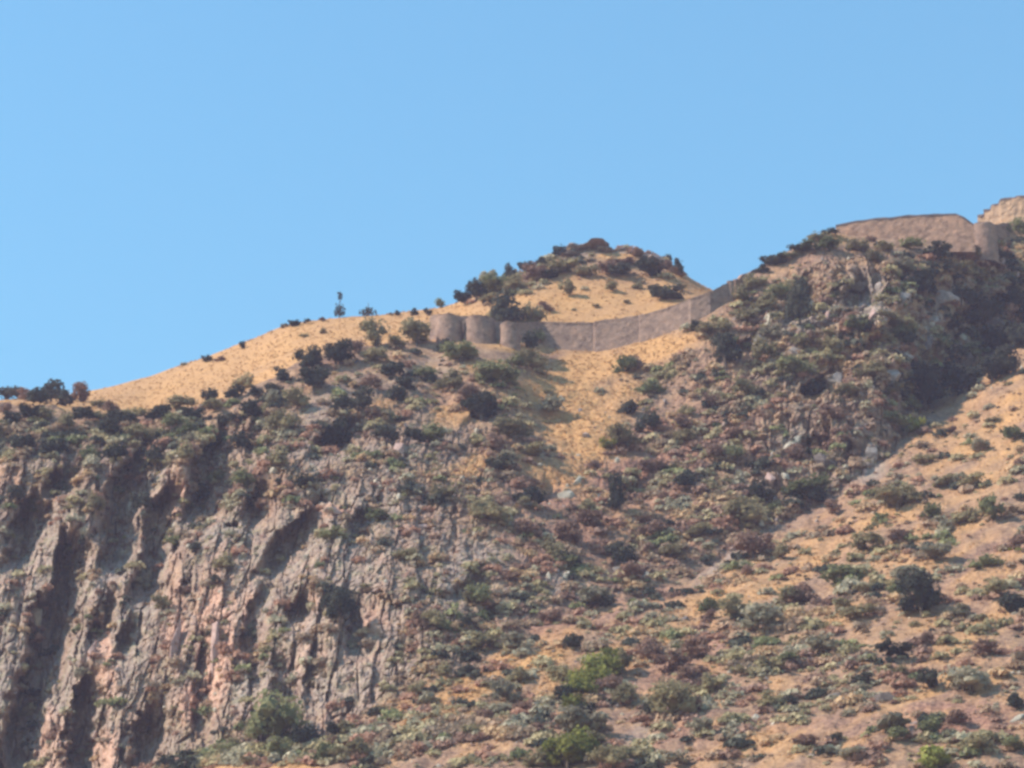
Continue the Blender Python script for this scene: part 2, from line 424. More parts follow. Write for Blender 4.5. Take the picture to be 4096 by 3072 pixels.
gm, t, b = nodes('hillside_ground')
tc = t.nodes.new('ShaderNodeTexCoord'); P = tc.outputs['Object']
mp = t.nodes.new('ShaderNodeMapping'); mp.inputs['Scale'].default_value = (1, 1, 0.28); t.links.new(P, mp.inputs['Vector'])
n1 = n_noise(t, 0.35, 5, 0.65, P); n2 = n_noise(t, 1.4, 5, 0.7, P); n3 = n_noise(t, 0.8, 5, 0.65, mp.outputs[0], 0.4); n4 = n_noise(t, 0.13, 4, 0.6, P)
straw = n_ramp(t, n2.outputs['Fac'], [(0.28, (0.38, 0.205, 0.088)), (0.5, (0.49, 0.272, 0.118)), (0.75, (0.58, 0.34, 0.16))])
earth = n_ramp(t, n1.outputs['Fac'], [(0.30, (0.17, 0.106, 0.074)), (0.5, (0.275, 0.174, 0.118)), (0.72, (0.38, 0.25, 0.163))])
rustc = n_ramp(t, n2.outputs['Fac'], [(0.3, (0.19, 0.095, 0.067)), (0.55, (0.31, 0.168, 0.118)), (0.75, (0.41, 0.240, 0.168))])
rockc = n_ramp(t, n3.outputs['Fac'], [(0.30, (0.15, 0.110, 0.098)), (0.46, (0.28, 0.212, 0.178)), (0.60, (0.38, 0.295, 0.235)), (0.76, (0.50, 0.405, 0.31))])
lich = n_ramp(t, n1.outputs['Fac'], [(0.50, (0, 0, 0)), (0.62, (1, 1, 1))])
rock2 = n_mix(t, n_math(t, 'MULTIPLY', lich.outputs[0], 0.6), rockc.outputs[0], (0.27, 0.25, 0.155))
pinkc = n_ramp(t, n3.outputs['Fac'], [(0.3, (0.38, 0.21, 0.155)), (0.6, (0.62, 0.39, 0.285))])
a_g, a_r, a_u, a_p = (n_attr(t, k).outputs['Fac'] for k in ('grass', 'rock', 'rust', 'pink'))
mott = n_ramp(t, n2.outputs['Fac'], [(0.34, (0.62, 0.60, 0.62)), (0.52, (1, 1, 1)), (0.70, (1.28, 1.22, 1.15))])
c1 = n_mix(t, 1.0, n_mix(t, a_u, earth.outputs[0], rustc.outputs[0]), mott.outputs[0], 'MULTIPLY')
gs = n_math(t, 'SMOOTH_MIN', 1.0, n_math(t, 'MULTIPLY_ADD', n_math(t, 'SUBTRACT', n1.outputs['Fac'], 0.5), 0.5, a_g), 0.1)
cl = t.nodes.new('ShaderNodeClamp'); t.links.new(gs, cl.inputs[0])
c2 = n_mix(t, cl.outputs[0], c1, straw.outputs[0])
c3 = n_mix(t, a_r, c2, n_mix(t, a_p, rock2, pinkc.outputs[0]))
t.links.new(c3, b.inputs['Base Color'])
n_bump(t, b, n2.outputs['Fac'], 0.7, 0.5)

def n_grid_faces(nr, nc):
    idx = np.arange(nr * nc).reshape(nr, nc)
    return np.stack([idx[:-1, :-1], idx[:-1, 1:], idx[1:, 1:], idx[1:, :-1]], -1).reshape(-1, 4)
V = np.stack([GX, GY, GZ], -1).reshape(-1, 3)
me = make_mesh('hillside', V, n_grid_faces(NR, NC), smooth=True)
for nme, arr in (('grass', grassw), ('rock', rockm), ('rust', rust), ('pink', pink)): add_attr(me, nme, arr)
sharp = ((cliff + 0.8 * hillr) * soft)[:-1, :-1].ravel() < 0.3
me.polygons.foreach_set('use_smooth', sharp)
hill = link('hillside', me, gm); tag(hill, 'rocky hillside with brown cliffs, scrub and straw coloured grass', 'hillside', kind='structure')

# valley floor reaching the horizon
ang = np.linspace(0, 2 * math.pi, 97)[:-1]; rad = np.array([0.0, 30, 120, 300, 700, 1500, 4000, 12000])
gv = [(0, 0, -1.7)] + [(r * math.cos(a), r * math.sin(a), -1.7) for r in rad[1:] for a in ang]
gf = []
for k in range(len(rad) - 2):
    for j in range(96):
        a0 = 1 + k * 96; gf.append((a0 + j, a0 + 96 + j, a0 + 96 + (j + 1) % 96, a0 + (j + 1) % 96))
me = make_mesh('valley_ground', gv, gf)
bm_c = [(0, 1 + j, 1 + (j + 1) % 96) for j in range(96)]
vm, t, b = nodes('valley_soil')
tc = t.nodes.new('ShaderNodeTexCoord')
nn = n_noise(t, 0.05, 6, 0.6, tc.outputs['Object'])
t.links.new(n_ramp(t, nn.outputs['Fac'], [(0.35, (0.16, 0.11, 0.06)), (0.65, (0.34, 0.24, 0.12))]).outputs[0], b.inputs['Base Color'])
tag(link('valley_ground', me, vm), kind='structure')

# ------------------------------------------------------------------ finding the ground under a sight line
CU, CV = project(GX, GY, GZ)
CELL = 8
zb = {}
iu = np.floor(CU / CELL).astype(int); iv = np.floor(CV / CELL).astype(int)
W_, H_ = 4096 // CELL + 110, 3400 // CELL
ok = (iu >= -20) & (iu < W_ - 20) & (iv >= 0) & (iv < H_)
ZB = np.full((H_, W_), 1e9); ZI = np.full((H_, W_), -1)
flat_i = np.nonzero(ok.ravel())[0]
order = np.argsort(-GY.ravel()[flat_i])
fi = flat_i[order]
ZB[iv.ravel()[fi], iu.ravel()[fi] + 20] = GY.ravel()[fi]
ZI[iv.ravel()[fi], iu.ravel()[fi] + 20] = fi
def ground(u, v):
    """the nearest visible ground point along the sight line (searches downwards past the skyline)"""
    a = int(u // CELL) + 20; c = int(v // CELL)
    a = min(max(a, 0), W_ - 1)
    for k in range(60):
        if 0 <= c + k < H_ and ZI[c + k, a] >= 0:
            return V[ZI[c + k, a]].copy()
    return V[0].copy()

# ------------------------------------------------------------------ fortification walls
def stone_mat(name, c_lo, c_mid, c_hi):
    m, t, b = nodes(name)
    uv = n_attr(t, 'course').outputs['Vector']
    br = t.nodes.new('ShaderNodeTexBrick'); t.links.new(uv, br.inputs['Vector'])
    br.inputs['Scale'].default_value = 1.0; br.inputs['Brick Width'].default_value = 0.62; br.inputs['Row Height'].default_value = 0.33
    br.inputs['Mortar Size'].default_value = 0.03; br.inputs['Mortar Smooth'].default_value = 0.3; br.inputs['Bias'].default_value = 0.0
    br.inputs['Color1'].default_value = (*c_mid, 1); br.inputs['Color2'].default_value = (*c_hi, 1); br.inputs['Mortar'].default_value = (*c_lo, 1)
    tc = t.nodes.new('ShaderNodeTexCoord')
    n = n_noise(t, 0.5, 6, 0.7, tc.outputs['Object']); nf = n_noise(t, 3.0, 4, 0.6, tc.outputs['Object'])
    w = n_ramp(t, n.outputs['Fac'], [(0.3, (0.50, 0.48, 0.50)), (0.5, (0.95, 0.95, 0.95)), (0.72, (1.35, 1.22, 1.10))])
    c = n_mix(t, 1.0, br.outputs['Color'], w.outputs[0], 'MULTIPLY')
    t.links.new(c, b.inputs['Base Color'])
    h = n_math(t, 'ADD', br.outputs['Fac'], n_math(t, 'MULTIPLY', nf.outputs['Fac'], -1.2))
    u = t.nodes.new('ShaderNodeBump'); u.invert = True; u.inputs['Strength'].default_value = 0.8; u.inputs['Distance'].default_value = 0.12
    t.links.new(h, u.inputs['Height']); t.links.new(u.outputs[0], b.inputs['Normal'])
    return m
M_wall = stone_mat('mauve_rubble_stone', (0.15, 0.10, 0.08), (0.31, 0.212, 0.165), (0.38, 0.265, 0.21))
M_wallb = stone_mat('brown_rubble_stone', (0.20, 0.125, 0.09), (0.40, 0.245, 0.175), (0.46, 0.295, 0.215))
M_ochre = stone_mat('ochre_rubble_stone', (0.24, 0.155, 0.105), (0.43, 0.29, 0.195), (0.50, 0.345, 0.235))
M_cope = stone_mat('shade_painted_coping_stone', (0.08, 0.065, 0.065), (0.15, 0.12, 0.115), (0.20, 0.155, 0.145))  # shadowed line along the wall tops, put into the coping colour

def wall_line(pts_uv, du=9.0):
    """pts_uv: (u, v_base, v_top, Y) -> dense list of base/top points"""
    us = [p[0] for p in pts_uv]; out = []
    for k in range(len(pts_uv) - 1):
        p, q = pts_uv[k], pts_uv[k + 1]
        n = max(2, int(abs(q[0] - p[0]) / du) + int(abs(q[3] - p[3]) / 0.5))
        for i in range(n + (k == len(pts_uv) - 2)):
            f = i / n
            u, vb, vt, y = (p[j] * (1 - f) + q[j] * f for j in range(4))
            rx, rb = ray(u, vb); _, rt = ray(u, vt)
            out.append((rx * y, y, rb * y, rt * y))
    return out
def strip_mesh(name, line, thick=0.9, rows=36, rough=0.10, ragged=0.18, sink=3.0, batter=0.04, seed=1, cap_over=0.0):
    """a solid wall following a ground line; both faces, top and ends, rough stone surface"""
    L = np.array(line); n = len(L)
    d = np.gradient(L[:, :2], axis=0); d /= np.linalg.norm(d, axis=1)[:, None] + 1e-9
    nr = np.stack([d[:, 1], -d[:, 0]], 1)           # towards the viewer
    arc = np.concatenate([[0], np.cumsum(np.linalg.norm(np.diff(L[:, :3], axis=0), axis=1))])
    top = L[:, 3] + ragged * fbm(arc, arc * 0, arc * 0 + seed, 2.2, 3, seed)
    bot = L[:, 2] - sink
    prof = [(1, i / rows) for i in range(rows + 1)] + [(-1, 1 - i / rows) for i in range(rows + 1)]
    vs, cs = [], []
    for s, h in prof:
        z = bot + (top - bot) * h
        off = (thick / 2 + batter * (top - z)) * s
        bx = L[:, 0] + nr[:, 0] * off; by = L[:, 1] + nr[:, 1] * off
        nn_ = rough * fbm(bx, by, z, 0.9, 3, seed + 3)
        if s < 0: nn_ = nn_ * 0.5
        vs.append(np.stack([bx + nr[:, 0] * nn_, by + nr[:, 1] * nn_, z], 1))
        cs.append(np.stack([arc, z, arc * 0], 1))
    V_ = np.concatenate(vs); R = len(prof)
    idx = np.arange(R * n).reshape(R, n)
    f = np.stack([idx[:-1, :-1], idx[:-1, 1:], idx[1:, 1:], idx[1:, :-1]], -1).reshape(-1, 4).tolist()
    for e in (0, n - 1):
        for i in range(rows):
            f.append([idx[i, e], idx[i + 1, e], idx[R - 2 - i, e], idx[R - 1 - i, e]][::1 if e else -1])
    m = make_mesh(name, V_, f)
    a = m.attributes.new('course', 'FLOAT_VECTOR', 'POINT'); a.data.foreach_set('vector', np.concatenate(cs).astype(np.float32).ravel())
    return m
def coping(line, thick, hgt, seed, parent, mat):
    L2 = [(x, y, zt - 0.02, zt + hgt) for x, y, zb_, zt in line]
    m = strip_mesh('coping', L2, thick=thick, rows=2, rough=0.08, ragged=0.10, sink=0.25, batter=0, seed=seed)
    return link('coping', m, mat, parent)
def build_wall(pts_uv, label, mat, thick=0.9, seed=1, cope=0.22, cope_mat=None, **kw):
    ln = wall_line(pts_uv)
    o = link('stone_wall', strip_mesh('stone_wall', ln, thick=thick, seed=seed, **kw), mat)
    tag(o, label, 'wall')
    if cope: coping(ln, thick + 0.16, cope, seed + 50, o, cope_mat or mat)
    return o
def round_tower(u, vb, vt, Y, half_px, label, mat, seed):
    rx, rb = ray(u, vb); _, rt = ray(u, vt)
    R0 = half_px * Y / F; Yf = Y - 0.8 * R0; zb_, zt_ = rb * Yf - 5, rt * Yf
    na, nh = 48, 22
    vs, cs = [], []
    for i in range(nh + 1):
        h = i / nh; z = zb_ + (zt_ - zb_) * h
        r = R0 * (1.06 - 0.08 * h)
        a = np.linspace(0, 2 * math.pi, na, endpoint=False)
        x = rx * Y + r * np.cos(a); y = Y + R0 * 0.1 + r * np.sin(a)
        d = 0.10 * fbm(x, y, np.full(na, z), 0.9, 3, seed) + (0.16 * fbm(x, y, np.full(na, 0.0), 1.6, 2, seed + 9) if i == nh else 0)
        vs.append(np.stack([x + d * np.cos(a), y + d * np.sin(a), np.full(na, z) + (d if i == nh else 0)], 1))
        cs.append(np.stack([a * R0, np.full(na, z), a * 0], 1))
    V_ = np.concatenate(vs); idx = np.arange((nh + 1) * na).reshape(nh + 1, na)
    nx = np.roll(idx, -1, axis=1)
    f = np.stack([idx[:-1], nx[:-1], nx[1:], idx[1:]], -1).reshape(-1, 4).tolist()
    # sunken platform at the top
    inner = [(rx * Y + 0.7 * R0 * math.cos(a), Y + R0 * 0.1 + 0.7 * R0 * math.sin(a), zt_) for a in np.linspace(0, 2 * math.pi, na, endpoint=False)]
    lowp = [(p[0], p[1], zt_ - 0.5) for p in inner]
    b0 = len(V_); V_ = np.concatenate([V_, inner, lowp])
    i0 = b0 + np.arange(na); i1 = i0 + na
    f += np.stack([idx[-1], nx[-1], np.roll(i0, -1), i0], -1).tolist() + np.stack([i0, np.roll(i0, -1), np.roll(i1, -1), i1], -1).tolist()
    cs.append(np.zeros((2 * na, 3)))
    m = make_mesh('round_tower', V_, f)
    bm_f = None
    a = m.attributes.new('course', 'FLOAT_VECTOR', 'POINT'); a.data.foreach_set('vector', np.concatenate(cs).astype(np.float32).ravel())
    o = link('round_tower', m, mat); tag(o, label, 'tower')
    # floor of the platform
    c = np.array([[rx * Y, Y + R0 * 0.1, zt_ - 0.45]] + [[p[0], p[1], zt_ - 0.45] for p in inner])
    fl = make_mesh('platform', c, [(0, 1 + i, 1 + (i + 1) % na) for i in range(na)])
    aa = fl.attributes.new('course', 'FLOAT_VECTOR', 'POINT'); aa.data.foreach_set('vector', c.astype(np.float32).ravel())
    link('platform', fl, mat, o)
    return o
round_tower(1797, 1362, 1256, 604, 58, 'leftmost of three squat round stone towers, half hidden by a bush', M_wall, 47)
round_tower(1919, 1384, 1264, 604, 72, 'widest of three squat round stone towers, lit on its left edge', M_wall, 7)
round_tower(2040, 1382, 1288, 602.3, 46, 'smallest of three squat round stone towers, in front of the dark tree', M_wall, 17)
build_wall([(1725,1338,1262,609), (1760,1350,1262,607)], 'short broken wall stub left of the three round towers', M_wall, seed=3, cope=0, ragged=0.5)
build_wall([(1838,1374,1264,608), (1858,1376,1266,608), (1880,1378,1268,608)], 'narrow shaded wall closing the gap between the leftmost and the widest tower', M_wall, seed=15, cope=0)
build_wall([(1955,1386,1284,607), (2000,1386,1290,608.5), (2030,1386,1292,609)], 'narrow shaded wall closing the gap between the widest and the smallest tower', M_wall, seed=14, cope=0)
build_wall([(2050,1386,1296,609), (2110,1386,1294,612), (2172,1385,1290,615.2)], 'shaded stone wall behind a bush right of the smallest round tower', M_wall, seed=5, cope=0.12, ragged=0.3)
build_wall([(2172,1386,1291,614.8), (2270,1392,1295,613.8), (2378,1391,1294,612.6), (2385,1391,1289,612.1), (2470,1374,1280,610.7), (2562,1352,1269,609.2), (2568,1350,1266,608.7),
            (2660,1324,1240,606.5), (2760,1287,1203,603.8), (2766,1284,1200,603.4), (2840,1243,1172,602.8), (2912,1190,1136,604.5)],
           'long curving stone wall climbing the grassy saddle to the right hill', M_wall, seed=6, cope=0.10, ragged=0.42)
round_tower(2924, 1195, 1122, 604.6, 16, 'narrow pale stone turret where the long wall meets the right hill', M_wall, 27)
build_wall([(2938,1180,1120,606), (3000,1105,1086,612.5), (3060,1076,1056,614), (3085,1064,1052,614.6)],
           'low dark wall stub climbing the skyline just right of the turret', M_wallb, thick=0.7, seed=8, cope=0, ragged=0.5)
build_wall([(3345,940,908,626.5), (3420,950,893,625.5), (3500,955,882,624.5), (3560,960,878,623.8), (3650,965,868,622.6), (3780,968,863,620.8), (3832,968,862,620), (3862,968,876,619.6), (3900,968,904,619.2)],
           'high brown stone wall along the top of the right hill', M_wallb, seed=9, cope=0.32, cope_mat=M_cope, ragged=0.40)
round_tower(3938, 968, 886, 627, 58, 'round pale stone tower at the right end of the high brown wall', M_wall, 37)
build_wall([(3926,935,872,646), (3946,932,870,645), (3949,932,851,645), (3984,928,847,643.4), (3988,928,829,643), (4018,925,824,641.5), (4023,925,807,641), (4075,925,802,639.5), (4080,925,797,639.4), (4130,920,797,638), (4300,910,790,636)],
           'ruined ochre bastion rising above the pale tower at the right edge', M_ochre, thick=2.4, seed=10, cope=0.35, cope_mat=M_cope, ragged=0.7, rough=0.22)
build_wall([(3958,975,902,633.5), (4010,970,896,637.5), (4060,960,893,641), (4120,950,885,645)], 'low shaded wall between the pale tower and the ochre bastion', M_wall, seed=12, cope=0)

# ------------------------------------------------------------------ rocks
def rock_mesh(name, seed, sx, sy, sz, sub=4, grain=0.05):
    import bmesh
    bm = bmesh.new(); bmesh.ops.create_icosphere(bm, subdivisions=sub, radius=1.0)
    co = np.array([v.co[:] for v in bm.verts])
    r = np.random.default_rng(seed)
    # chop the ball with random planes: angular faces, then grain
    for _ in range(22):
        n = r.normal(size=3); n /= np.linalg.norm(n); dmax = r.uniform(0.38, 0.78)
        d = co @ n; over = np.clip(d - dmax, 0, None); co -= over[:, None] * n * 0.95
    g = grain * fbm(co[:, 0] * 1 + seed, co[:, 1], co[:, 2], 0.35, 3, seed)
    co *= (1 + g)[:, None]
    co *= np.array([sx, sy, sz])
    f = [[v.index for v in p.verts] for p in bm.faces]
    bm.free()
    return make_mesh(name, co, f)
def rock_mat(name, lo, mid, hi):
    m, t, b = nodes(name)
    tc = t.nodes.new('ShaderNodeTexCoord'); oi = t.nodes.new('ShaderNodeObjectInfo')
    n = n_noise(t, 0.9, 6, 0.7, tc.outputs['Object']); nf = n_noise(t, 3.5, 4, 0.7, tc.outputs['Object'])
    c = n_ramp(t, n.outputs['Fac'], [(0.3, lo), (0.5, mid), (0.72, hi)])
    t.links.new(c.outputs[0], b.inputs['Base Color']); n_bump(t, b, nf.outputs['Fac'], 0.6, 0.2)
    return m
R_pale = rock_mat('pale_lichened_rock', (0.28, 0.25, 0.20), (0.42, 0.37, 0.30), (0.52, 0.46, 0.36))
R_pink = rock_mat('pink_volcanic_rock', (0.26, 0.17, 0.14), (0.42, 0.28, 0.24), (0.50, 0.36, 0.31))
R_grey = rock_mat('grey_brown_rock', (0.17, 0.14, 0.125), (0.29, 0.245, 0.22), (0.38, 0.32, 0.28))
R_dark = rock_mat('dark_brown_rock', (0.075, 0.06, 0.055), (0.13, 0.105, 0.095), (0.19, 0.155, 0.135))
ROCKS = [
 (3060,1420,60,44,-20,R_grey,'broad grey crag low on the left flank of the right hill'),
 (3180,1440,50,40,-15,R_grey,'grey angular crag below the upright pale rib'),
 (3390,1350,44,60,-16,R_grey,'tall grey crag filling the foot of the dark hollow'),
 (3600,1230,60,40,-30,R_grey,'grey angular crag between the thin pink fin and the shaded gully'),
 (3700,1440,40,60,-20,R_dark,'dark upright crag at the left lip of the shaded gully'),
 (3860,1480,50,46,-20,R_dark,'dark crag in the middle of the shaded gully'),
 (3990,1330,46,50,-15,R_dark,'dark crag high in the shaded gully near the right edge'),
 (3780,1230,54,40,-25,R_grey,'grey crag at the top of the shaded gully'),
 (3340,1560,50,40,-20,R_grey,'grey crag in the middle of the right hill'),
 (3560,1560,40,46,-18,R_grey,'grey upright crag left of the lowest dark tree in the gully'),
 (3300,1880,60,36,-20,R_dark,'dark crag between the tall pale leaning slab and the jagged crag'),  # u, v(base), half width px, half height px, tilt deg, material, label
 (3175,1830,22,62,-28,R_pale,'tall pale leaning slab among dark shrubs on the lower right hill'),
 (3085,1865,17,38,-30,R_pale,'slim pale leaning stone beside a dark hollow on the right hill'),
 (3085,1950,26,34,0,R_pink,'rounded pinkish boulder just above a dark round bush'),
 (3142,1918,17,22,0,R_pale,'small pale stone to the right of the rounded pinkish boulder'),
 (3572,1985,28,28,15,R_pale,'bright pale boulder alone on the lower right slope'),
 (3530,1985,26,24,0,R_pink,'dull pink boulder touching the bright pale boulder'),
 (2268,2010,36,34,0,R_pale,'yellowish pale boulder in the middle of the brown slope'),
 (2310,1965,14,42,-38,R_pale,'thin pale slanting stone above the yellowish boulder'),
 (2450,2020,34,16,-25,R_pale,'flat pale stone beside the dark upright bush mid slope'),
 (2390,1990,22,14,10,R_pale,'small flat pale stone left of the dark upright bush'),
 (3225,1330,22,78,-18,R_pale,'long upright pale rib of rock below the brown wall'),
 (3305,1330,18,70,-16,R_pink,'long upright pinkish rib of rock beside the dark hollow'),
 (3450,1180,46,32,0,R_grey,'broad grey block above the dark hollow of the right hill'),
 (3520,1180,34,30,0,R_grey,'square grey block right of the dark hollow'),
 (3480,1320,16,62,-14,R_pink,'thin pink fin of rock right of the dark hollow'),
 (2925,2215,60,16,38,R_pink,'slanting pink slab at the top of the diagonal grass strip'),
 (2880,2275,36,13,38,R_pink,'smaller slanting pink slab lower on the diagonal grass strip'),
 (3400,1800,9,66,-32,R_pale,'narrow pale sloping fin on the rocky lower right hill'),
 (3480,1860,34,48,-10,R_grey,'grey jagged crag on the rocky lower right hill'),
 (3462,1915,14,32,-22,R_pink,'small pink leaning stone below the grey jagged crag'),
 (1325,2050,48,16,0,R_pink,'bright pink ledge under an overhang on the cliff'),
 (1598,1880,24,60,0,R_pink,'pale pink upright rock face high on the cliff'),
 (1690,2125,46,15,18,R_pink,'salmon pink ledge in the middle of the scrub slope'),
 (1840,2270,50,13,28,R_pink,'long salmon slanting ledge below the scrub slope'),
 (2195,2345,12,34,12,R_pale,'left upright pale stone of a split pair on the brown slope'),
 (2262,2345,20,38,-10,R_pale,'right upright pale stone of a split pair on the brown slope'),
 (2590,2325,20,24,0,R_pale,'pale squarish boulder near the diagonal grass strip'),
 (2460,2290,26,18,0,R_grey,'grey flat boulder below the dark bushes mid slope'),
 (3025,2900,40,24,0,R_pale,'pale boulder with a dark hollow under it at the bottom'),
 (4075,2905,56,26,25,R_pale,'large pale slab at the lower right edge'),
 (4060,2470,18,12,0,R_pale,'tiny pale stone beside a dark bush at the right edge'),
 (3545,2835,80,36,4,R_dark,'large dark overhanging boulder above a grey bush near the bottom'),
 (3330,2825,46,26,15,R_grey,'grey mauve boulder left of the large dark overhanging boulder'),
 (3245,2655,18,18,0,R_pink,'small pink stone under a sage bush on the lower slope'),
 (2240,1625,14,32,-25,R_pale,'thin white leaning stone on the golden saddle'),
 (2215,1615,20,14,0,R_pale,'small white block on the golden saddle'),
 (2795,2625,22,12,15,R_pink,'small mauve stone between two brown bushes near the bottom'),
 (2640,2880,70,22,28,R_pink,'broad pink slab beside the sage bush near the bottom'),
 (1730,2950,30,20,10,R_grey,'grey boulder on the grass below the cliff foot'),
 (3740,1310,26,30,-20,R_grey,'grey boulder on the edge of the shaded gully'),
 (3850,1370,24,26,-20,R_pale,'pale rock catching light inside the shaded gully'),
 (3620,1450,40,26,30,R_grey,'long grey rock at the lip of the shaded gully'),
 (530,2080,26,80,-6,R_pale,'pale yellow pillar of rock between two dark clefts'),
 (150,2520,34,60,8,R_pale,'pale lichened buttress at the lower left'),
 (700,2720,22,130,-3,R_pink,'tall thin pink rib low on the cliff'),
 (860,2740,26,150,-3,R_pink,'tall broad pink rib low on the cliff'),
 (365,2700,18,90,-4,R_pink,'upright pink stone column beside a dark cleft'),
 (2960,1340,34,26,10,R_pale,'pale lichened rock left of the pale sage bushes on the right hill'),
 (3095,1305,44,36,0,R_pale,'larger pale rock among the sage bushes on the right hill'),
 (4010,1080,28,30,-15,R_pink,'pink upright rock below the pale tower at the right'),
 (4060,1150,20,40,-8,R_pink,'thin pink upright rock under the shaded wall at the right edge'),
]
for k, (u, v, hw, hh, tilt, mat, label) in enumerate(ROCKS):
    p = ground(u, v - hh)
    s = p[1] / F
    depth = 0.55 * min(hw, hh) + 0.25 * max(hw, hh)
    o = link('boulder', rock_mesh('boulder', 300 + k, hw * s * 1.35, depth * s * 1.3, hh * s * 1.35), mat)
    o.location = (p[0], p[1] + depth * s * 0.35, p[2])
    o.rotation_euler = (math.radians(-14), math.radians(-tilt), random.uniform(-0.25, 0.25))
    tag(o, label, 'rock', 'pale rocks on the hillside' if mat is R_pale else None)
# caprock of the knoll: a stack of broken ledges
capm = rock_mat('knoll_caprock', (0.13, 0.10, 0.09), (0.24, 0.185, 0.165), (0.37, 0.28, 0.235))
root = None; rc = np.random.default_rng(77)
CAP = [(2290, 1000, 966, 661), (2390, 994, 962, 661.5), (2560, 1020, 990, 659), (2620, 1034, 1000, 658), (2665, 1060, 1020, 657), (2700, 1092, 1048, 656), (2580, 1050, 1016, 657), (2270, 1024, 990, 659),(2490, 1058, 1034, 655.5), (2370, 992, 963, 661),(2300, 1004, 968, 662), (2360, 1000, 963, 663), (2420, 1002, 966, 662), (2480, 1006, 974, 662), (2610, 1040, 1002, 658), (2655, 1056, 1022, 658), (2260, 1030, 1000, 659), (2330, 1044, 1016, 657), (2700, 1085, 1056, 656)]
for k, (u, vb, vt, Y) in enumerate(CAP):
    u += rc.uniform(-16, 16); vb += rc.uniform(-4, 8); vt += rc.uniform(-3, 8); Y += rc.uniform(-1.0, 1.0)
    rx, rb = ray(u, vb); _, rt = ray(u, vt)
    if root is None:
        root = bpy.data.objects.new('rock_outcrop', None); COL.objects.link(root); root.location = (rx * Y, Y, rb * Y - 1)
        tag(root, 'broken ledges of brown rock crowning the knoll', 'rock outcrop'); base = Vector(root.location)
    o = link('ledge_block', rock_mesh('ledge_block', 401 + k, rc.uniform(52, 78) * Y / F, rc.uniform(3, 4.5), (rt - rb) * Y / 2 * rc.uniform(1.0, 1.3), sub=3), capm, root)
    o.location = Vector((rx * Y, Y + 2, (rb + rt) / 2 * Y)) - base
    if k in (8, 9): o.name = 'ledge_slab'; o.data = rock_mesh('ledge_slab', 440 + k, (150, 105)[k - 8] * Y / F, 5.0, (1.05, 1.15)[k - 8], sub=5, grain=0.14); o.data.materials.append(capm)
    o.rotation_euler = (rc.uniform(-.15, .15), rc.uniform(-.12, .12), rc.uniform(-.4, .4))
# ------------------------------------------------------------------ shrubs and trees
FOL = {  # shadow-free base colours, two tones
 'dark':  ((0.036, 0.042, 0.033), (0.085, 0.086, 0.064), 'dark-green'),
 'green': ((0.120, 0.130, 0.062), (0.255, 0.250, 0.125), 'green'),
 'olive': ((0.185, 0.158, 0.090), (0.360, 0.300, 0.170), 'olive'),
 'brown': ((0.175, 0.108, 0.082), (0.330, 0.210, 0.158), 'brown'),
 'lime':  ((0.150, 0.160, 0.040), (0.290, 0.285, 0.075), 'yellow-green'),
 'sage':  ((0.215, 0.192, 0.138), (0.410, 0.365, 0.260), 'grey-green'),
}
def leafy(t, b, col, amount=0.38):
    tr = t.nodes.new('ShaderNodeBsdfTranslucent'); mx = t.nodes.new('ShaderNodeMixShader'); mx.inputs[0].default_value = amount
    t.links.new(col, tr.inputs['Color']); t.links.new(b.outputs[0], mx.inputs[1]); t.links.new(tr.outputs[0], mx.inputs[2])
    out = [n for n in t.nodes if n.type == 'OUTPUT_MATERIAL'][0]; t.links.new(mx.outputs[0], out.inputs['Surface'])
def foliage_mat(name, lo, hi):
    m, t, b = nodes(name)
    tc = t.nodes.new('ShaderNodeTexCoord'); oi = t.nodes.new('ShaderNodeObjectInfo')
    n = n_noise(t, 1.1, 3, 0.6, tc.outputs['Object'])
    f = n_math(t, 'MULTIPLY_ADD', n_math(t, 'SUBTRACT', oi.outputs['Random'], 0.5), 0.35, n.outputs['Fac'])
    c = n_ramp(t, f, [(0.3, lo), (0.68, hi)])
    t.links.new(c.outputs[0], b.inputs['Base Color'])
    leafy(t, b, c.outputs[0])
    return m
for k in FOL: FOL[k] = (foliage_mat(FOL[k][2].replace('-', '_') + '_foliage', FOL[k][0], FOL[k][1]), FOL[k][2], FOL[k][0], FOL[k][1])
bark, t, b = nodes('grey_bark')
tc = t.nodes.new('ShaderNodeTexCoord'); nn = n_noise(t, 4, 4, 0.6, tc.outputs['Object'])
t.links.new(n_ramp(t, nn.outputs['Fac'], [(0.3, (0.07, 0.05, 0.04)), (0.7, (0.17, 0.13, 0.10))]).outputs[0], b.inputs['Base Color'])

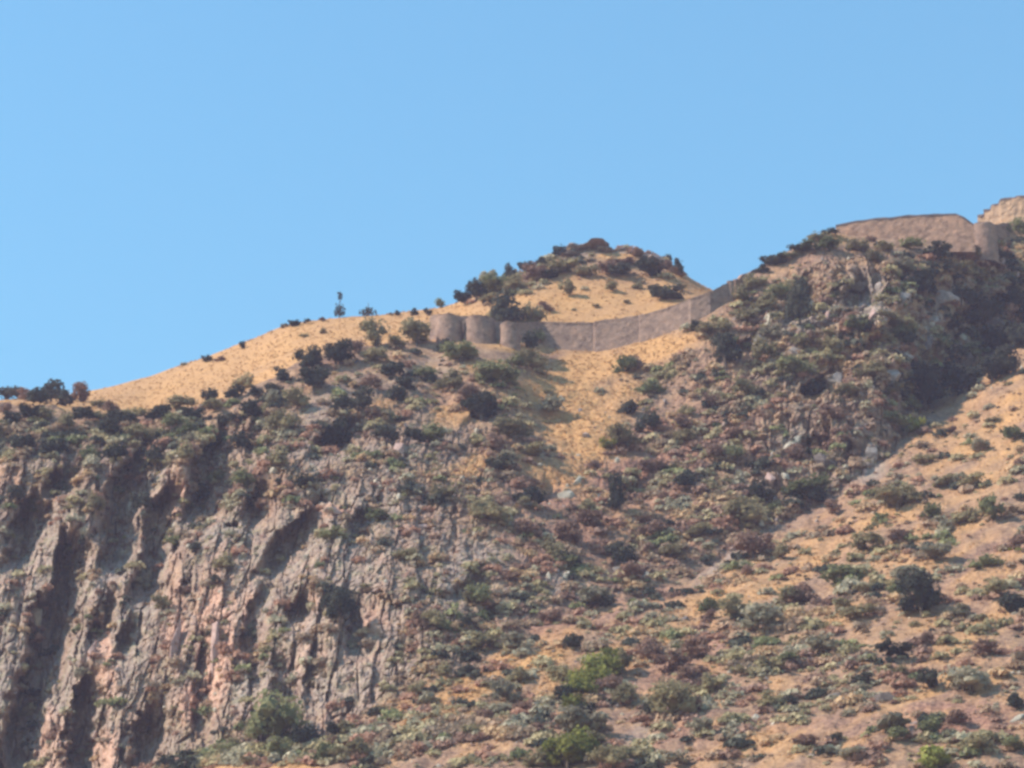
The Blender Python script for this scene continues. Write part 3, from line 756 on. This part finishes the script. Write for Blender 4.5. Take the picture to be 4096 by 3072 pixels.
def ico(sub):
    import bmesh
    bm = bmesh.new(); bmesh.ops.create_icosphere(bm, subdivisions=sub, radius=1.0)
    c = np.array([v.co[:] for v in bm.verts]); f = np.array([[v.index for v in p.verts] for p in bm.faces]); bm.free()
    return c, f
ICO1, ICO2 = ico(1), ico(2)
def crown_geo(seed, nleaf=420, leaf=0.17, nlobe=8, core=0.62, squash=0.85, base=0.0):
    """unit-size crown (about 1 wide each way from the base centre, 0..1 high): lobes of leaf clumps round a broken core"""
    r = np.random.default_rng(seed)
    lob = []
    for i in range(nlobe):
        a = r.uniform(0, 2 * math.pi); d = 0.36 * math.sqrt(r.uniform(0.05, 1)); h = r.uniform(0.22, 0.80 - 0.5 * d)
        lob.append((d * math.cos(a), d * math.sin(a), h, r.uniform(0.12, 0.28)))
    lob.append((0, 0, 0.45, 0.30))
    vs, fs = [], []; n0 = 0
    for x, y, h, rr in lob:
        c, f = ICO1
        g = c * (rr * core * (1 + 0.35 * r.normal(size=(len(c), 1)).clip(-1, 1))) + np.array([x, y, h])
        vs.append(g); fs.append(f + n0); n0 += len(g)
    for i in range(nleaf):
        x, y, h, rr = lob[r.integers(len(lob))]
        d = r.normal(size=3); d /= np.linalg.norm(d)
        if d[2] < -0.55: d[2] *= -1
        p = np.array([x, y, h]) + d * rr * r.uniform(0.7, 1.18)
        nrm = d + 0.7 * r.normal(size=3); nrm /= np.linalg.norm(nrm)
        t1 = np.cross(nrm, r.normal(size=3)); t1 /= np.linalg.norm(t1); t2 = np.cross(nrm, t1)
        s = leaf * r.uniform(0.35, 1.0) * 0.5
        q = np.array([p - t1 * s, p + t2 * s * 0.75 + nrm * s * 0.3, p + t1 * s, p - t2 * s * 0.75 + nrm * s * 0.2])
        vs.append(q); fs.append(np.array([[0, 1, 2], [0, 2, 3]]) + n0); n0 += 4
    V_ = np.concatenate(vs)
    V_[:, 2] = np.maximum(V_[:, 2], 0.02)
    V_[:, 2] = (V_[:, 2] - base) / (1)
    return V_, np.concatenate(fs)
def tube(p0, p1, r0, r1, n=6):
    p0, p1 = np.array(p0, float), np.array(p1, float)
    d = p1 - p0; d /= np.linalg.norm(d) + 1e-9
    a = np.cross(d, [0.3, 0.9, 0.2]); a /= np.linalg.norm(a); c = np.cross(d, a)
    th = np.linspace(0, 2 * math.pi, n, endpoint=False)
    ring = lambda p, r: p + r * (np.cos(th)[:, None] * a + np.sin(th)[:, None] * c)
    V_ = np.concatenate([ring(p0, r0), ring(p1, r1)])
    f = [[i, (i + 1) % n, n + (i + 1) % n, n + i] for i in range(n)]
    return V_, np.array(f)
def join(geos):
    vs, fs, n = [], [], 0
    for v, f in geos:
        vs.append(v); fs.append(np.asarray(f) + n); n += len(v)
    return np.concatenate(vs), np.concatenate(fs)
def trunk_geo(seed):
    r = np.random.default_rng(seed)
    g = [tube((0, 0, -0.25), (0.02, 0.01, 0.25), 0.045, 0.035), tube((0.02, 0.01, 0.25), (0.0, 0.03, 0.55), 0.035, 0.018)]
    for i in range(5):
        a = r.uniform(0, 6.28); g.append(tube((0.01, 0.01, 0.15 + 0.05 * i), (0.28 * math.cos(a), 0.28 * math.sin(a), 0.4 + 0.07 * i), 0.02, 0.006))
    return join(g)
SHRUB_ME, CROWN_ME = {}, {}
for ci, k in enumerate(FOL):
    SHRUB_ME[k] = [make_mesh('shrub', *crown_geo(1000 + ci * 10 + j, 300, 0.17, 6 + j)) for j in range(4)]
    CROWN_ME[k] = [make_mesh('crown', *crown_geo(2000 + ci * 10 + j, 700, 0.13, 9 + j)) for j in range(3)]
    for m in SHRUB_ME[k] + CROWN_ME[k]: m.materials.append(FOL[k][0])
TRUNK_ME = [make_mesh('trunk', *trunk_geo(50 + j)) for j in range(3)]
for m in TRUNK_ME: m.materials.append(bark)

PLANTS = [
 (2360,2760,150,110,'lime',1), (2440,2690,120,90,'lime'), (2290,2850,110,80,'lime'), (2220,3060,150,110,'lime',1), (2330,3050,140,120,'lime',1), (2380,3000,120,80,'olive'),
 (90,1810,100,80,'dark'), (210,1830,110,90,'dark'), (330,1860,90,90,'green'), (470,1850,110,90,'dark'), (620,1870,110,100,'dark'), (740,1850,100,80,'olive'), (850,1820,110,110,'dark'), (960,1800,100,90,'dark'), (150,2060,90,80,'green'), (380,2050,80,80,'olive'), (560,2060,90,100,'dark'), (800,2020,90,90,'dark'), (970,1960,100,80,'green'), (1100,1880,110,90,'olive'), (1200,1960,100,70,'dark'), (60,2000,80,70,'dark'), (300,2230,80,70,'olive'), (700,2200,80,60,'green'),
 (3060,1068,80,40,'dark'), (3130,1046,90,44,'green'), (3190,1014,90,40,'dark'), (3270,972,100,46,'olive'), (3325,944,70,36,'dark'),
 (150,1625,120,75,'dark'), (255,1622,100,66,'dark'), (390,1632,70,40,'olive'), (10,1596,90,52,'dark'), (105,1606,100,62,'brown'), (540,1690,100,60,'olive'), (650,1700,110,80,'dark',1), (780,1690,110,70,'dark'), (840,1610,90,70,'dark'), (330,1700,100,80,'dark'), (190,1690,100,70,'olive'), (60,1720,100,80,'dark'), (440,1760,120,90,'dark',1), (570,1780,110,80,'olive'), (880,1730,120,90,'dark'), (1000,1680,110,80,'dark'), (1080,1610,110,90,'dark',1), (1180,1640,110,90,'olive'), (960,1560,90,70,'olive'), (1450,1640,120,90,'dark',1), (1590,1610,110,80,'dark'), (1120,1740,120,90,'olive'), (1550,1780,120,90,'dark'), (1800,1560,110,80,'olive'), (1480,1460,90,70,'olive'),  # u, v of the base, width px, height px, colour, [tree]
 (200,1612,120,85,'dark',1), (320,1612,100,75,'brown',1), (60,1600,95,50,'dark'), (440,1655,85,60,'brown'), (735,1640,105,60,'olive'), (615,1690,75,65,'dark'), (500,1705,90,70,'dark'), (390,1690,70,50,'olive'),
 (120,1690,110,80,'dark',1), (260,1720,90,70,'olive'), (20,1660,70,50,'brown'), (860,1650,90,60,'olive'), (700,1720,110,70,'green'), (930,1600,90,65,'dark'), (1030,1600,80,60,'dark'),
 (825,1452,52,34,'dark'), (872,1452,44,22,'brown'), (735,1460,34,18,'olive'), (965,1398,34,40,'dark'), (1180,1302,60,28,'dark'), (1225,1296,40,24,'dark'), (1140,1312,36,20,'olive'), (1280,1290,30,20,'brown'),
 (1590,1262,36,24,'dark'), (1650,1262,46,32,'dark'), (1706,1262,42,34,'dark'), (1765,1236,46,38,'green'), (1560,1266,24,14,'olive'), (1290,1335,40,22,'olive'), (1210,1350,44,22,'olive'),
 (1850,1228,90,70,'dark'), (1900,1212,120,100,'dark',1), (1985,1180,120,95,'green',1), (2052,1130,60,85,'dark',1), (2110,1090,70,52,'dark'), (2170,1075,90,50,'dark'), (2232,1040,72,70,'dark'),
 (2150,1130,130,70,'brown'), (2250,1095,140,60,'olive'), (2340,1112,110,52,'olive'), (2420,1100,110,60,'brown'), (2490,1112,130,70,'dark'), (2590,1112,140,75,'dark'), (2672,1052,48,52,'dark'), (2706,1108,62,82,'dark'), (2640,1105,90,70,'brown'), (2060,1170,110,60,'olive'), (1950,1215,90,45,'olive'), (2500,1066,90,32,'brown'), (2200,1120,90,50,'dark'), (2570,1072,80,40,'dark'),
 (2265,1192,76,78,'olive'), (2445,1172,54,44,'olive'), (2548,1158,46,34,'olive'), (2672,1206,156,80,'dark'), (2640,1196,90,56,'lime'), (2176,1248,66,40,'brown'), (2508,1215,40,20,'olive'), (2380,1230,36,14,'olive'), (2720,1160,60,24,'olive'),
 (2040,1330,170,170,'dark',1), (2126,1330,110,110,'olive',1), (2145,1378,66,66,'green'), (2112,1404,84,96,'dark'), (1990,1300,70,60,'olive'),
 (1840,1452,170,100,'green',1), (1775,1420,80,70,'dark'), (1668,1386,130,105,'olive',1), (1500,1392,110,125,'olive',1), (1350,1462,135,110,'dark',1), (1230,1500,130,120,'dark',1), (1250,1570,140,110,'dark',1), (1120,1530,80,70,'dark'), (1420,1420,80,60,'brown'), (1590,1400,80,60,'olive'),
 (2005,1548,190,100,'green',1), (2115,1480,130,80,'olive'), (2060,1470,100,60,'green'), (1940,1520,100,60,'olive'), (2490,1500,105,95,'green'), (2540,1480,80,60,'brown'), (1560,1520,105,80,'dark'), (1480,1560,100,60,'brown'),
 (1925,1690,160,120,'dark',1), (1870,1620,110,70,'brown'), (2215,1665,130,80,'sage'), (2205,1600,60,50,'olive'), (2515,1668,105,75,'dark'), (2592,1740,115,95,'dark'), (2480,1800,180,90,'olive',1), (2430,1800,80,50,'lime'), (2050,1770,140,95,'olive',1), (1730,1775,110,85,'green'), (1660,1780,100,70,'dark'), (2000,1900,115,90,'dark'), (2120,1830,120,60,'olive'), (1340,1790,140,120,'dark',1),
 (3300,1012,120,70,'green'), (3430,1010,110,56,'olive'), (3650,1005,95,66,'green'), (3820,985,95,70,'green'), (3745,1050,160,76,'dark'), (3200,1300,130,190,'dark',1), (3100,1068,100,44,'dark'), (3040,1098,70,36,'dark'), (3160,1040,80,40,'olive'), (3230,1010,90,40,'green'), (3540,1010,90,44,'olive'), (4075,960,120,96,'green',1), (2960,1220,100,70,'olive'), (3020,1160,100,60,'olive'), (2900,1460,150,150,'dark',1), (2980,1300,90,60,'olive'), (3700,1190,120,130,'dark',1), (3000,1370,130,70,'sage'), (3080,1370,110,70,'sage'), (2860,1345,130,60,'olive'), (2780,1330,80,46,'dark'), (3160,1510,160,90,'green',1), (3250,1590,140,80,'dark'), (3420,1330,110,70,'green'), (3340,1410,110,60,'olive'), (3560,1310,150,60,'olive'), (3600,1090,100,60,'sage'), (3500,1060,100,50,'olive'), (3880,1030,110,60,'olive'), (3980,1010,90,50,'olive'), (3830,1110,90,70,'olive'), (3120,1200,110,80,'green'), (3060,1250,90,60,'olive'),
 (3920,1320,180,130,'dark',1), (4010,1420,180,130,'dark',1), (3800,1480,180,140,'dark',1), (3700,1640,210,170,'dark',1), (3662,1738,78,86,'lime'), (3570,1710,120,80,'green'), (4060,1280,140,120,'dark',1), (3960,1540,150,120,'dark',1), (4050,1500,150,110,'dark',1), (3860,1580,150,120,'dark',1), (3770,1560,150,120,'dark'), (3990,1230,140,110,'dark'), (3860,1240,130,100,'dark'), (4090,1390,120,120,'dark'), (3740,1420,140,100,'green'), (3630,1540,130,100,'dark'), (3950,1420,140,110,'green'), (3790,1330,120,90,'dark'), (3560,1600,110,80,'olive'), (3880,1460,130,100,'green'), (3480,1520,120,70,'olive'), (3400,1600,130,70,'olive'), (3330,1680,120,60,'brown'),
 (2480,2050,105,150,'dark',1), (2120,2040,125,105,'dark'), (2925,1860,105,85,'green'), (2850,1830,80,60,'brown'), (3040,2015,115,80,'dark'), (3220,1990,190,95,'green',1), (2990,2130,180,125,'olive',1), (2490,2270,110,105,'dark'), (3015,2230,160,105,'brown',1), (3335,2065,95,66,'brown'), (2740,1960,110,70,'dark'), (2620,1900,130,60,'brown'), (2750,1780,110,70,'olive'), (2680,2230,120,60,'olive'), (2790,2160,110,70,'olive'), (2280,2180,120,80,'brown'), (2100,2160,130,80,'brown'), (1960,2100,140,80,'olive'), (2360,2110,120,80,'brown'), (2600,2150,120,70,'brown'),
 (1360,2520,160,165,'dark',1), (1110,3000,280,225,'green',1), (1230,2990,120,110,'dark'), (1010,2980,110,90,'olive'), (1500,2100,110,70,'green'), (1760,2010,110,70,'olive'), (1610,2250,110,60,'olive'), (1330,2180,120,60,'green'), (880,2280,90,70,'olive'), (640,2440,80,60,'olive'), (870,1930,80,60,'green'), (1680,2520,60,80,'brown'),
 (2370,2430,150,80,'sage'), (2420,2440,80,60,'dark'), (2290,2600,95,75,'dark'), (2200,2500,110,60,'brown'), (1950,2600,120,70,'olive'), (2050,2620,130,80,'sage'), (1700,2830,120,70,'sage'),
 (2400,2720,150,115,'lime',1), (2320,2800,130,90,'lime'), (2250,2830,110,90,'dark'), (2490,2700,100,100,'olive'), (2440,2760,90,60,'dark'), (2490,2830,110,80,'olive'), (2600,2650,115,105,'brown'), (2690,2700,140,90,'brown'), (2790,2640,140,80,'brown'), (2690,2880,190,140,'olive',1), (2850,2780,100,80,'olive'), (2830,2450,76,76,'green'), (2940,2490,130,105,'olive'), (3060,2530,190,115,'sage'), (2330,2960,220,140,'sage',1), (2270,3080,190,140,'lime',1), (2430,3080,130,90,'olive'), (2130,3080,110,80,'olive'), (2520,3060,120,80,'olive'), (2700,3070,120,60,'sage'), (2350,2880,100,70,'dark'), (2800,2950,110,80,'sage'),
 (3690,2470,190,180,'dark',1), (4040,2450,130,95,'dark'), (3990,2400,110,80,'olive'), (3580,2640,170,70,'dark'), (3705,2770,115,95,'dark'), (3550,2940,200,80,'sage'), (3885,2780,170,115,'sage',1), (3950,2630,110,70,'brown'), (3150,2840,75,60,'dark'), (3275,2620,140,80,'sage'), (3440,2745,120,56,'dark'), (3980,2090,120,120,'green'), (3590,2040,180,100,'olive',1), (3880,1960,130,66,'olive'), (3920,1820,90,66,'sage'), (4065,1770,95,76,'green'), (3700,2950,110,80,'green'), (3740,3090,120,80,'lime'), (3900,3020,140,80,'olive'), (3340,2980,60,50,'dark'), (3830,2480,110,60,'sage'), (4060,2840,90,70,'dark'), (3750,2240,150,80,'sage'), (3480,2200,150,80,'olive'), (3600,2180,110,60,'brown'), (3380,2330,150,80,'green'), (3200,2420,120,70,'brown'), (3850,2100,110,60,'olive'), (3080,2700,110,60,'olive'), (3950,2280,130,70,'green'), (3420,3040,130,60,'sage'), (3220,2990,110,50,'brown'), (3830,2900,110,60,'brown'), (4040,3010,120,70,'green'), (3440,2480,130,60,'olive'), (3620,2330,120,60,'sage'), (4070,2200,90,60,'brown'), (3780,1950,110,50,'olive'), (3700,1860,90,40,'olive'), (3960,1700,70,36,'olive'), (3800,1740,60,30,'brown'),
]
# more shrubs picked by chance in the scrubby parts
def scrub_density():
    d = np.zeros_like(PU)
    d += front * (1 - 0.8 * cliff) * np.clip(1 - 1.12 * GR, 0, 1) ** 1.3
    d += cliff * 0.10
    d += cliff * 0.6 * smooth01((2120 - PV) / 350)
    d += lower * 1.30 * (1 - 0.72 * np.clip(GR, 0, 1))
    d += 0.9 * knoll
    d += far_l * 0.004
    d *= (PU > -140) & (PU < 4650) & (CV < 3110) & (ROW > 1.0) & (ROW < 8.0)
    d *= np.clip(0.6 + 1.2 * fbm(GX, GY, GZ, 9, 3, 141), 0.05, 1.5)
    return d
DEN = scrub_density()
visible = (GY <= ZB[np.clip(iv, 0, H_ - 1), np.clip(iu + 20, 0, W_ - 1)] + 4.0) & ok
area = np.gradient(ucols)[None, :] / 4.4
DEN = DEN * area
wts = (DEN * visible).ravel(); cum = np.cumsum(wts); cum /= cum[-1]
def pick(n): return np.searchsorted(cum, rng.random(n))
def colour_at(u, v, r):
    right = u > 2750
    top = v < 1750 and u < 1800
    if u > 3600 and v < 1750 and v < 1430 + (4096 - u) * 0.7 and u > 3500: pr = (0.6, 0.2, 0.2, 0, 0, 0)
    elif top: pr = (0.40, 0.12, 0.25, 0.13, 0, 0.10)
    elif 1900 < u < 3000 and 1700 < v < 2400: pr = (0.16, 0.05, 0.17, 0.55, 0.0, 0.08)
    elif u < 1900: pr = (0.25, 0.12, 0.33, 0.12, 0, 0.18)
    elif v > 2100: pr = (0.12, 0.08, 0.36, 0.20, 0.02, 0.22)
    else: pr = (0.22, 0.15, 0.33, 0.15, 0.0, 0.15)
    return list(FOL)[r.choice(6, p=np.array(pr) / sum(pr))]
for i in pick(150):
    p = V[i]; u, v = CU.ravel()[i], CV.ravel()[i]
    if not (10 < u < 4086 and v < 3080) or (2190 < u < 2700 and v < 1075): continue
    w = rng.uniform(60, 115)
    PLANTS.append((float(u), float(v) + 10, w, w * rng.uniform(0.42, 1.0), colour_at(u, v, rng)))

def zone(u, v):
    gline = 1430 + (4096 - u) * 0.72
    if u < 1800 and v < 1300: return 'on the golden ridge skyline'
    if u < 480 and v < 1640: return "on the far left skyline"
    if u < 1300 and v < 1470: return 'on the golden ridge'
    if 1800 <= u < 2140 and v < 1240: return 'on the left shoulder of the knoll'
    if 2100 <= u < 2760 and v < 1140: return 'around the rocky top of the knoll'
    if 2100 <= u < 2780 and v < 1262: return "between knoll and long wall"
    if 1930 <= u < 2200 and v < 1385: return 'beside the smaller round tower'
    if 1640 <= u < 1960 and v < 1470: return 'in front of the taller round tower'
    if u < 1640 and v < 1600: return "between cliff top and golden ridge"
    if u < 700 and v < 1800: return 'on the cliff edge at the left'
    if u < 1300 and v < 1850: return "above the dark clefts"
    if u < 1800 and v < 1850: return 'on the scrub slope left of the saddle'
    if u < 1250 and v < 2700: return 'on the cliff face'
    if u < 1250: return 'at the foot of the cliff'
    if u < 1800 and v < 2350: return 'on the rocks right of the cliff'
    if u < 1900 and v < 2700: return 'low on the right end of the cliff'
    if u < 1900: return 'on the grass below the cliff'
    if u < 2250 and v < 1640: return 'on the bank below the round towers'
    if u < 2720 and v < 1850: return "on the saddle below the long wall"
    if u < 2900 and v < 1600: return 'below the turret of the long wall'
    if u > 3250 and v < 1070: return 'under the high brown wall'
    if u > 3480 and v < gline + 30: return 'in the shaded gully at the right'
    if v < 1250: return 'on the left flank of the right hill'
    if v < 1450: return "around the right hill's dark hollow"
    if u > 2750 and v < 1750: return 'in the middle of the right hill'
    if u < 2350 and v < 2300: return 'on the left half of the brown slope'
    if u < 2860 and v < 2300: return 'on the right half of the brown slope'
    if u < 3420 and v < 2200: return "among the pale leaning stones"
    if u > 3420 and v < 2150: return "on grass below the shaded gully"
    if u < 2560 and v < 2660: return "above the yellow-green bottom bushes"
    if u < 2560: return "by the yellow-green bottom bushes"
    if u < 2900 and v < 2560: return 'along the diagonal grass strip'
    if u < 2900: return "near the broad pink slab"
    if u < 3400 and v < 2560: return "right of the diagonal grass strip"
    if u < 3400: return 'left of the dark overhanging boulder'
    if v < 2420: return "high on the lower right slope"
    if v < 2700: return "above the dark overhanging boulder"
    return "right of the overhanging boulder"
ORD = ['', 'second', 'third', 'fourth', 'fifth', 'sixth', 'seventh', 'eighth', 'ninth', 'tenth', 'eleventh', 'twelfth']
NUM = ['', 'one', 'two', 'three', 'four', 'five', 'six', 'seven', 'eight', 'nine', 'ten', 'eleven', 'twelve']
recs = []
for q in PLANTS:
    u, v, w, h, c = q[:5]; is_tree = len(q) > 5
    size = 'large' if w >= 140 else ('small' if w < 72 else 'medium')
    shape = 'upright' if h > w * 1.05 else ('spreading' if h < w * 0.48 else 'rounded')
    recs.append(dict(u=u, v=v, w=w, h=h, c=c, tree=is_tree, key=(size, FOL[c][1], shape, 'tree' if is_tree else 'shrub', zone(u, v))))
byk = {}
for r in recs: byk.setdefault(r['key'], []).append(r)
for key, lst in byk.items():
    size, cname, shape, kind, z = key
    lst.sort(key=lambda r: r['u'])
    for i, r in enumerate(lst):
        n = len(lst)
        if n == 1: pre = ''
        elif i == 0: pre = 'leftmost '
        elif i == n - 1: pre = 'rightmost '
        elif i == 1 and n == 3: pre = 'middle '
        else: pre = ORD[min(i, 11)] + ' from left '
        if n > 1: r['label'] = f'{pre}of {NUM[min(n, 12)]} {size} {shape} {cname} {kind}s {z}'
        else: r['label'] = f'{size} {shape} {cname} {kind} {z}'
        ws = r['label'].split()
        if len(ws) > 16: r['label'] = ' '.join(ws[:16])
for i, r in enumerate(recs):
    p = ground(r['u'], r['v'] - 6)
    s = p[1] / F
    W, H = r['w'] * s * 1.24, r['h'] * s * 1.16
    rz = random.uniform(0, 6.28)
    dep = W * random.uniform(0.8, 1.0)
    if r['tree']:
        o = bpy.data.objects.new('tree', None); COL.objects.link(o)
        cr = link('crown', CROWN_ME[r['c']][i % 3], None, o); tr = link('trunk', TRUNK_ME[i % 3], None, o)
    else:
        o = link('shrub', SHRUB_ME[r['c']][i % 4])
    o.location = (p[0], p[1] - 0.03 * W, p[2] - 0.04 * H)
    o.rotation_euler = (random.uniform(-0.1, 0.1), random.uniform(-0.12, 0.12), rz)
    o.scale = (W, dep, H * 1.1)
    tag(o, r['label'], 'tree' if r['tree'] else 'shrub', 'trees on the hillside' if r['tree'] else 'shrubs on the hillside')

# thin sparse trees standing up against the sky
def spindly(u, vb, vt, tuft, label, seed):
    p = ground(u, vb); s = p[1] / F; Hh = (vb - vt) * s + 0.5
    r = np.random.default_rng(seed)
    o = bpy.data.objects.new('tree', None); COL.objects.link(o); o.location = p
    g = [tube((0, 0, -0.5), (0.05, 0, Hh * 0.5), 0.16, 0.11), tube((0.05, 0, Hh * 0.5), (0.0, 0, Hh), 0.11, 0.05)]
    cl = []
    for i in range(len(tuft)):
        hz, hw, hn = tuft[i]
        for k in range(hn):
            a = r.uniform(0, 6.28); d = hw * math.sqrt(r.random()); q = np.array([d * math.cos(a), d * math.sin(a), Hh * (hz + r.uniform(-0.13, 0.13))])
            if k % 5 == 0: g.append(tube((0, 0, max(0.1, q[2] - 0.5)), q, 0.05, 0.02, 5))
            c, f = ICO1; n = r.normal(size=3)
            t1 = r.normal(size=3); t1 /= np.linalg.norm(t1); t2 = np.cross(t1, r.normal(size=3)); t2 /= np.linalg.norm(t2) + 1e-9
            sz = r.uniform(0.2, 0.38)
            cl.append((np.array([q - t1 * sz, q + t2 * sz * .7, q + t1 * sz, q - t2 * sz * .7]), np.array([[0, 1, 2], [0, 2, 3]])))
    tv, tf = join(g); link('trunk', make_mesh('trunk', tv, tf), bark, o)
    cv, cf = join(cl); link('crown', make_mesh('crown', cv, cf), FOL['dark'][0], o)
    tag(o, label, 'tree')
spindly(1354, 1268, 1150, [(0.22, 1.5, 120), (0.40, 1.3, 60), (0.84, 0.6, 60)], 'tall thin sparse tree with a tuft on top, alone on the golden skyline', 5)
spindly(1466, 1262, 1204, [(0.22, 2.4, 150), (0.40, 1.3, 50)], 'short sparse tree with a bare tip right of the tall thin tree', 6)

# ------------------------------------------------------------------ countless small scrub, dry tufts and stones
def scatter(name, n, smin, smax, pal, leaf_n, seed, dens=None, flat=0.75):
    r = np.random.default_rng(seed)
    cm = cum
    if dens is not None:
        cm = np.cumsum((dens * visible).ravel()); cm = cm / cm[-1]
    ids = np.searchsorted(cm, r.random(n))
    base = V[ids]; sz = smin + (smax - smin) * r.random(n) ** 2.2
    cols = np.zeros((n, 3)); us, vs_ = CU.ravel()[ids], CV.ravel()[ids]
    if pal is None:
        for i in range(n):
            rc_ = np.random.default_rng(abs(int(math.floor(base[i, 0] / 4.5)) * 7919 + int(math.floor(base[i, 2] / 4.0)) * 104729) + seed)
            c = FOL[colour_at(us[i], vs_[i], rc_ if r.random() < 0.75 else r)]; f = r.random(); cols[i] = (np.array(c[2]) * (1 - f) + np.array(c[3]) * f) * 1.35
            if rc_.random() < 0.58: cols[i] = np.array([(0.40, 0.275, 0.185), (0.32, 0.235, 0.165), (0.48, 0.335, 0.20), (0.40, 0.335, 0.20), (0.38, 0.22, 0.155), (0.37, 0.325, 0.22)][rc_.integers(6)]) * r.uniform(0.95, 1.28)
    else:
        pal = np.array(pal); a = r.integers(len(pal), size=n); f = r.random((n, 1)) * 0.5
        cols = pal[a] * (1 - f) + pal[r.integers(len(pal), size=n)] * f
        gw, rw = grassw.ravel()[ids][:, None], rust.ravel()[ids][:, None]
        cols = cols * (1 - 0.55 * rw * (1 - gw)) + np.array((0.35, 0.205, 0.155)) * 0.55 * rw * (1 - gw)
        cols = cols * (1 - 0.6 * gw) + np.array((0.46, 0.285, 0.14)) * 0.6 * gw
    m = n * leaf_n
    own = np.repeat(np.arange(n), leaf_n)
    d = r.normal(size=(m, 3)); d /= np.linalg.norm(d, axis=1)[:, None]; d[:, 2] = np.abs(d[:, 2])
    c = base[own] + d * (sz[own] * r.uniform(0.25, 0.55, m))[:, None] * np.array([1, 1, flat])
    nr = d + 0.6 * r.normal(size=(m, 3)); nr /= np.linalg.norm(nr, axis=1)[:, None]
    t1 = np.cross(nr, r.normal(size=(m, 3))); t1 /= np.linalg.norm(t1, axis=1)[:, None]; t2 = np.cross(nr, t1)
    s = (sz[own] * (r.uniform(0.09, 0.19, m) if leaf_n > 40 else r.uniform(0.15, 0.32, m)))[:, None]
    q = np.stack([c - t1 * s, c + t2 * s * .8 + nr * s * .3, c + t1 * s, c - t2 * s * .8], 1).reshape(-1, 3)
    k = np.arange(m)[:, None] * 4
    me = make_mesh(name, q, k + np.array([[0, 1, 2, 3]]))
    add_col(me, 'tint', np.repeat(cols[own], 4, 0))
    return me
sm, t, b = nodes('mixed_scrub')
tn = n_attr(t, 'tint'); t.links.new(tn.outputs['Color'], b.inputs['Base Color']); leafy(t, b, tn.outputs['Color'], 0.30)
rm, t2, b2 = nodes('loose_stone'); t2.links.new(n_attr(t2, 'tint').outputs['Color'], b2.inputs['Base Color'])
o = link('undergrowth', scatter('undergrowth', 14300, 0.9, 3.8, None, 64, 71, flat=0.7), sm)
tag(o, 'countless low dry bushes covering the slopes between the larger shrubs', 'undergrowth', kind='stuff')
o = link('ground_cover', scatter('ground_cover', 19500, 0.25, 1.0, [(0.38, 0.25, 0.19), (0.32, 0.22, 0.19), (0.28, 0.235, 0.16), (0.45, 0.31, 0.21), (0.22, 0.165, 0.14), (0.34, 0.285, 0.20)], 12, 75), sm)
tag(o, 'low dry plants between the bushes', 'ground cover', kind='stuff')
gden = (np.clip(grassw - 0.25, 0, 1) * ((ROW > 1.0) & (ROW < 8.2)) * (PU > -140) * (PU < 4650) * (1 - 0.45 * far_l)) * area
o = link('dry_grass', scatter('dry_grass', 17000, 0.3, 0.9, [(0.52, 0.30, 0.14), (0.46, 0.26, 0.115), (0.42, 0.24, 0.12), (0.60, 0.37, 0.18), (0.48, 0.29, 0.16)], 8, 72, gden, 0.6), sm)
tag(o, 'straw coloured dry grass tufts on the open slopes', 'grass', kind='stuff')
def rubble(n, seed):
    r = np.random.default_rng(seed)
    dens = (0.25 * front + 0.5 * hillr + 0.35 * cliff + 0.35 * lower) * (PU > -140) * (PU < 4650) * (ROW > 1.0) * (ROW < 5.0) * area
    cm = np.cumsum((dens * visible).ravel()); cm /= cm[-1]
    ids = np.searchsorted(cm, r.random(n)); base = V[ids]
    c, f = ICO1; nvx = len(c)
    sz = 0.15 + 0.6 * r.random(n) ** 3
    A = c[None] * (1 + 0.28 * r.normal(size=(n, nvx, 1)).clip(-1.3, 1.3)) * (sz[:, None] * r.uniform(0.6, 1.4, (n, 3)))[:, None, :] + base[:, None, :]
    F_ = f[None] + (np.arange(n) * nvx)[:, None, None]
    me = make_mesh('rubble', A.reshape(-1, 3), F_.reshape(-1, 3))
    pal = np.array([(0.42, 0.36, 0.29), (0.36, 0.26, 0.22), (0.27, 0.22, 0.20), (0.50, 0.43, 0.34), (0.20, 0.165, 0.15), (0.30, 0.18, 0.14)])
    add_col(me, 'tint', np.repeat(pal[r.integers(len(pal), size=n)] * r.uniform(0.8, 1.15, (n, 1)), nvx, 0))
    return me
o = link('rubble', rubble(1700, 73), rm); tag(o, 'loose grey and pinkish stones strewn over the slopes', 'stones', kind='stuff')

# ------------------------------------------------------------------ the air between
hz = [(-420, -60, -8), (420, -60, -8), (420, 1500, -8), (-420, 1500, -8), (-420, -60, 420), (420, -60, 420), (420, 1500, 420), (-420, 1500, 420)]
hf = [(0, 3, 2, 1), (4, 5, 6, 7), (0, 1, 5, 4), (1, 2, 6, 5), (2, 3, 7, 6), (3, 0, 4, 7)]
hm = bpy.data.materials.new('pale_air'); hm.use_nodes = True; t = hm.node_tree; t.nodes.clear()
vo = t.nodes.new('ShaderNodeVolumePrincipled'); ou = t.nodes.new('ShaderNodeOutputMaterial'); t.links.new(vo.outputs[0], ou.inputs['Volume'])
vo.inputs['Color'].default_value = (0.88, 0.74, 1.0, 1); vo.inputs['Density'].default_value = 0.00013; vo.inputs['Anisotropy'].default_value = 0.0
tag(link('haze', make_mesh('haze', hz, hf), hm), kind='stuff')
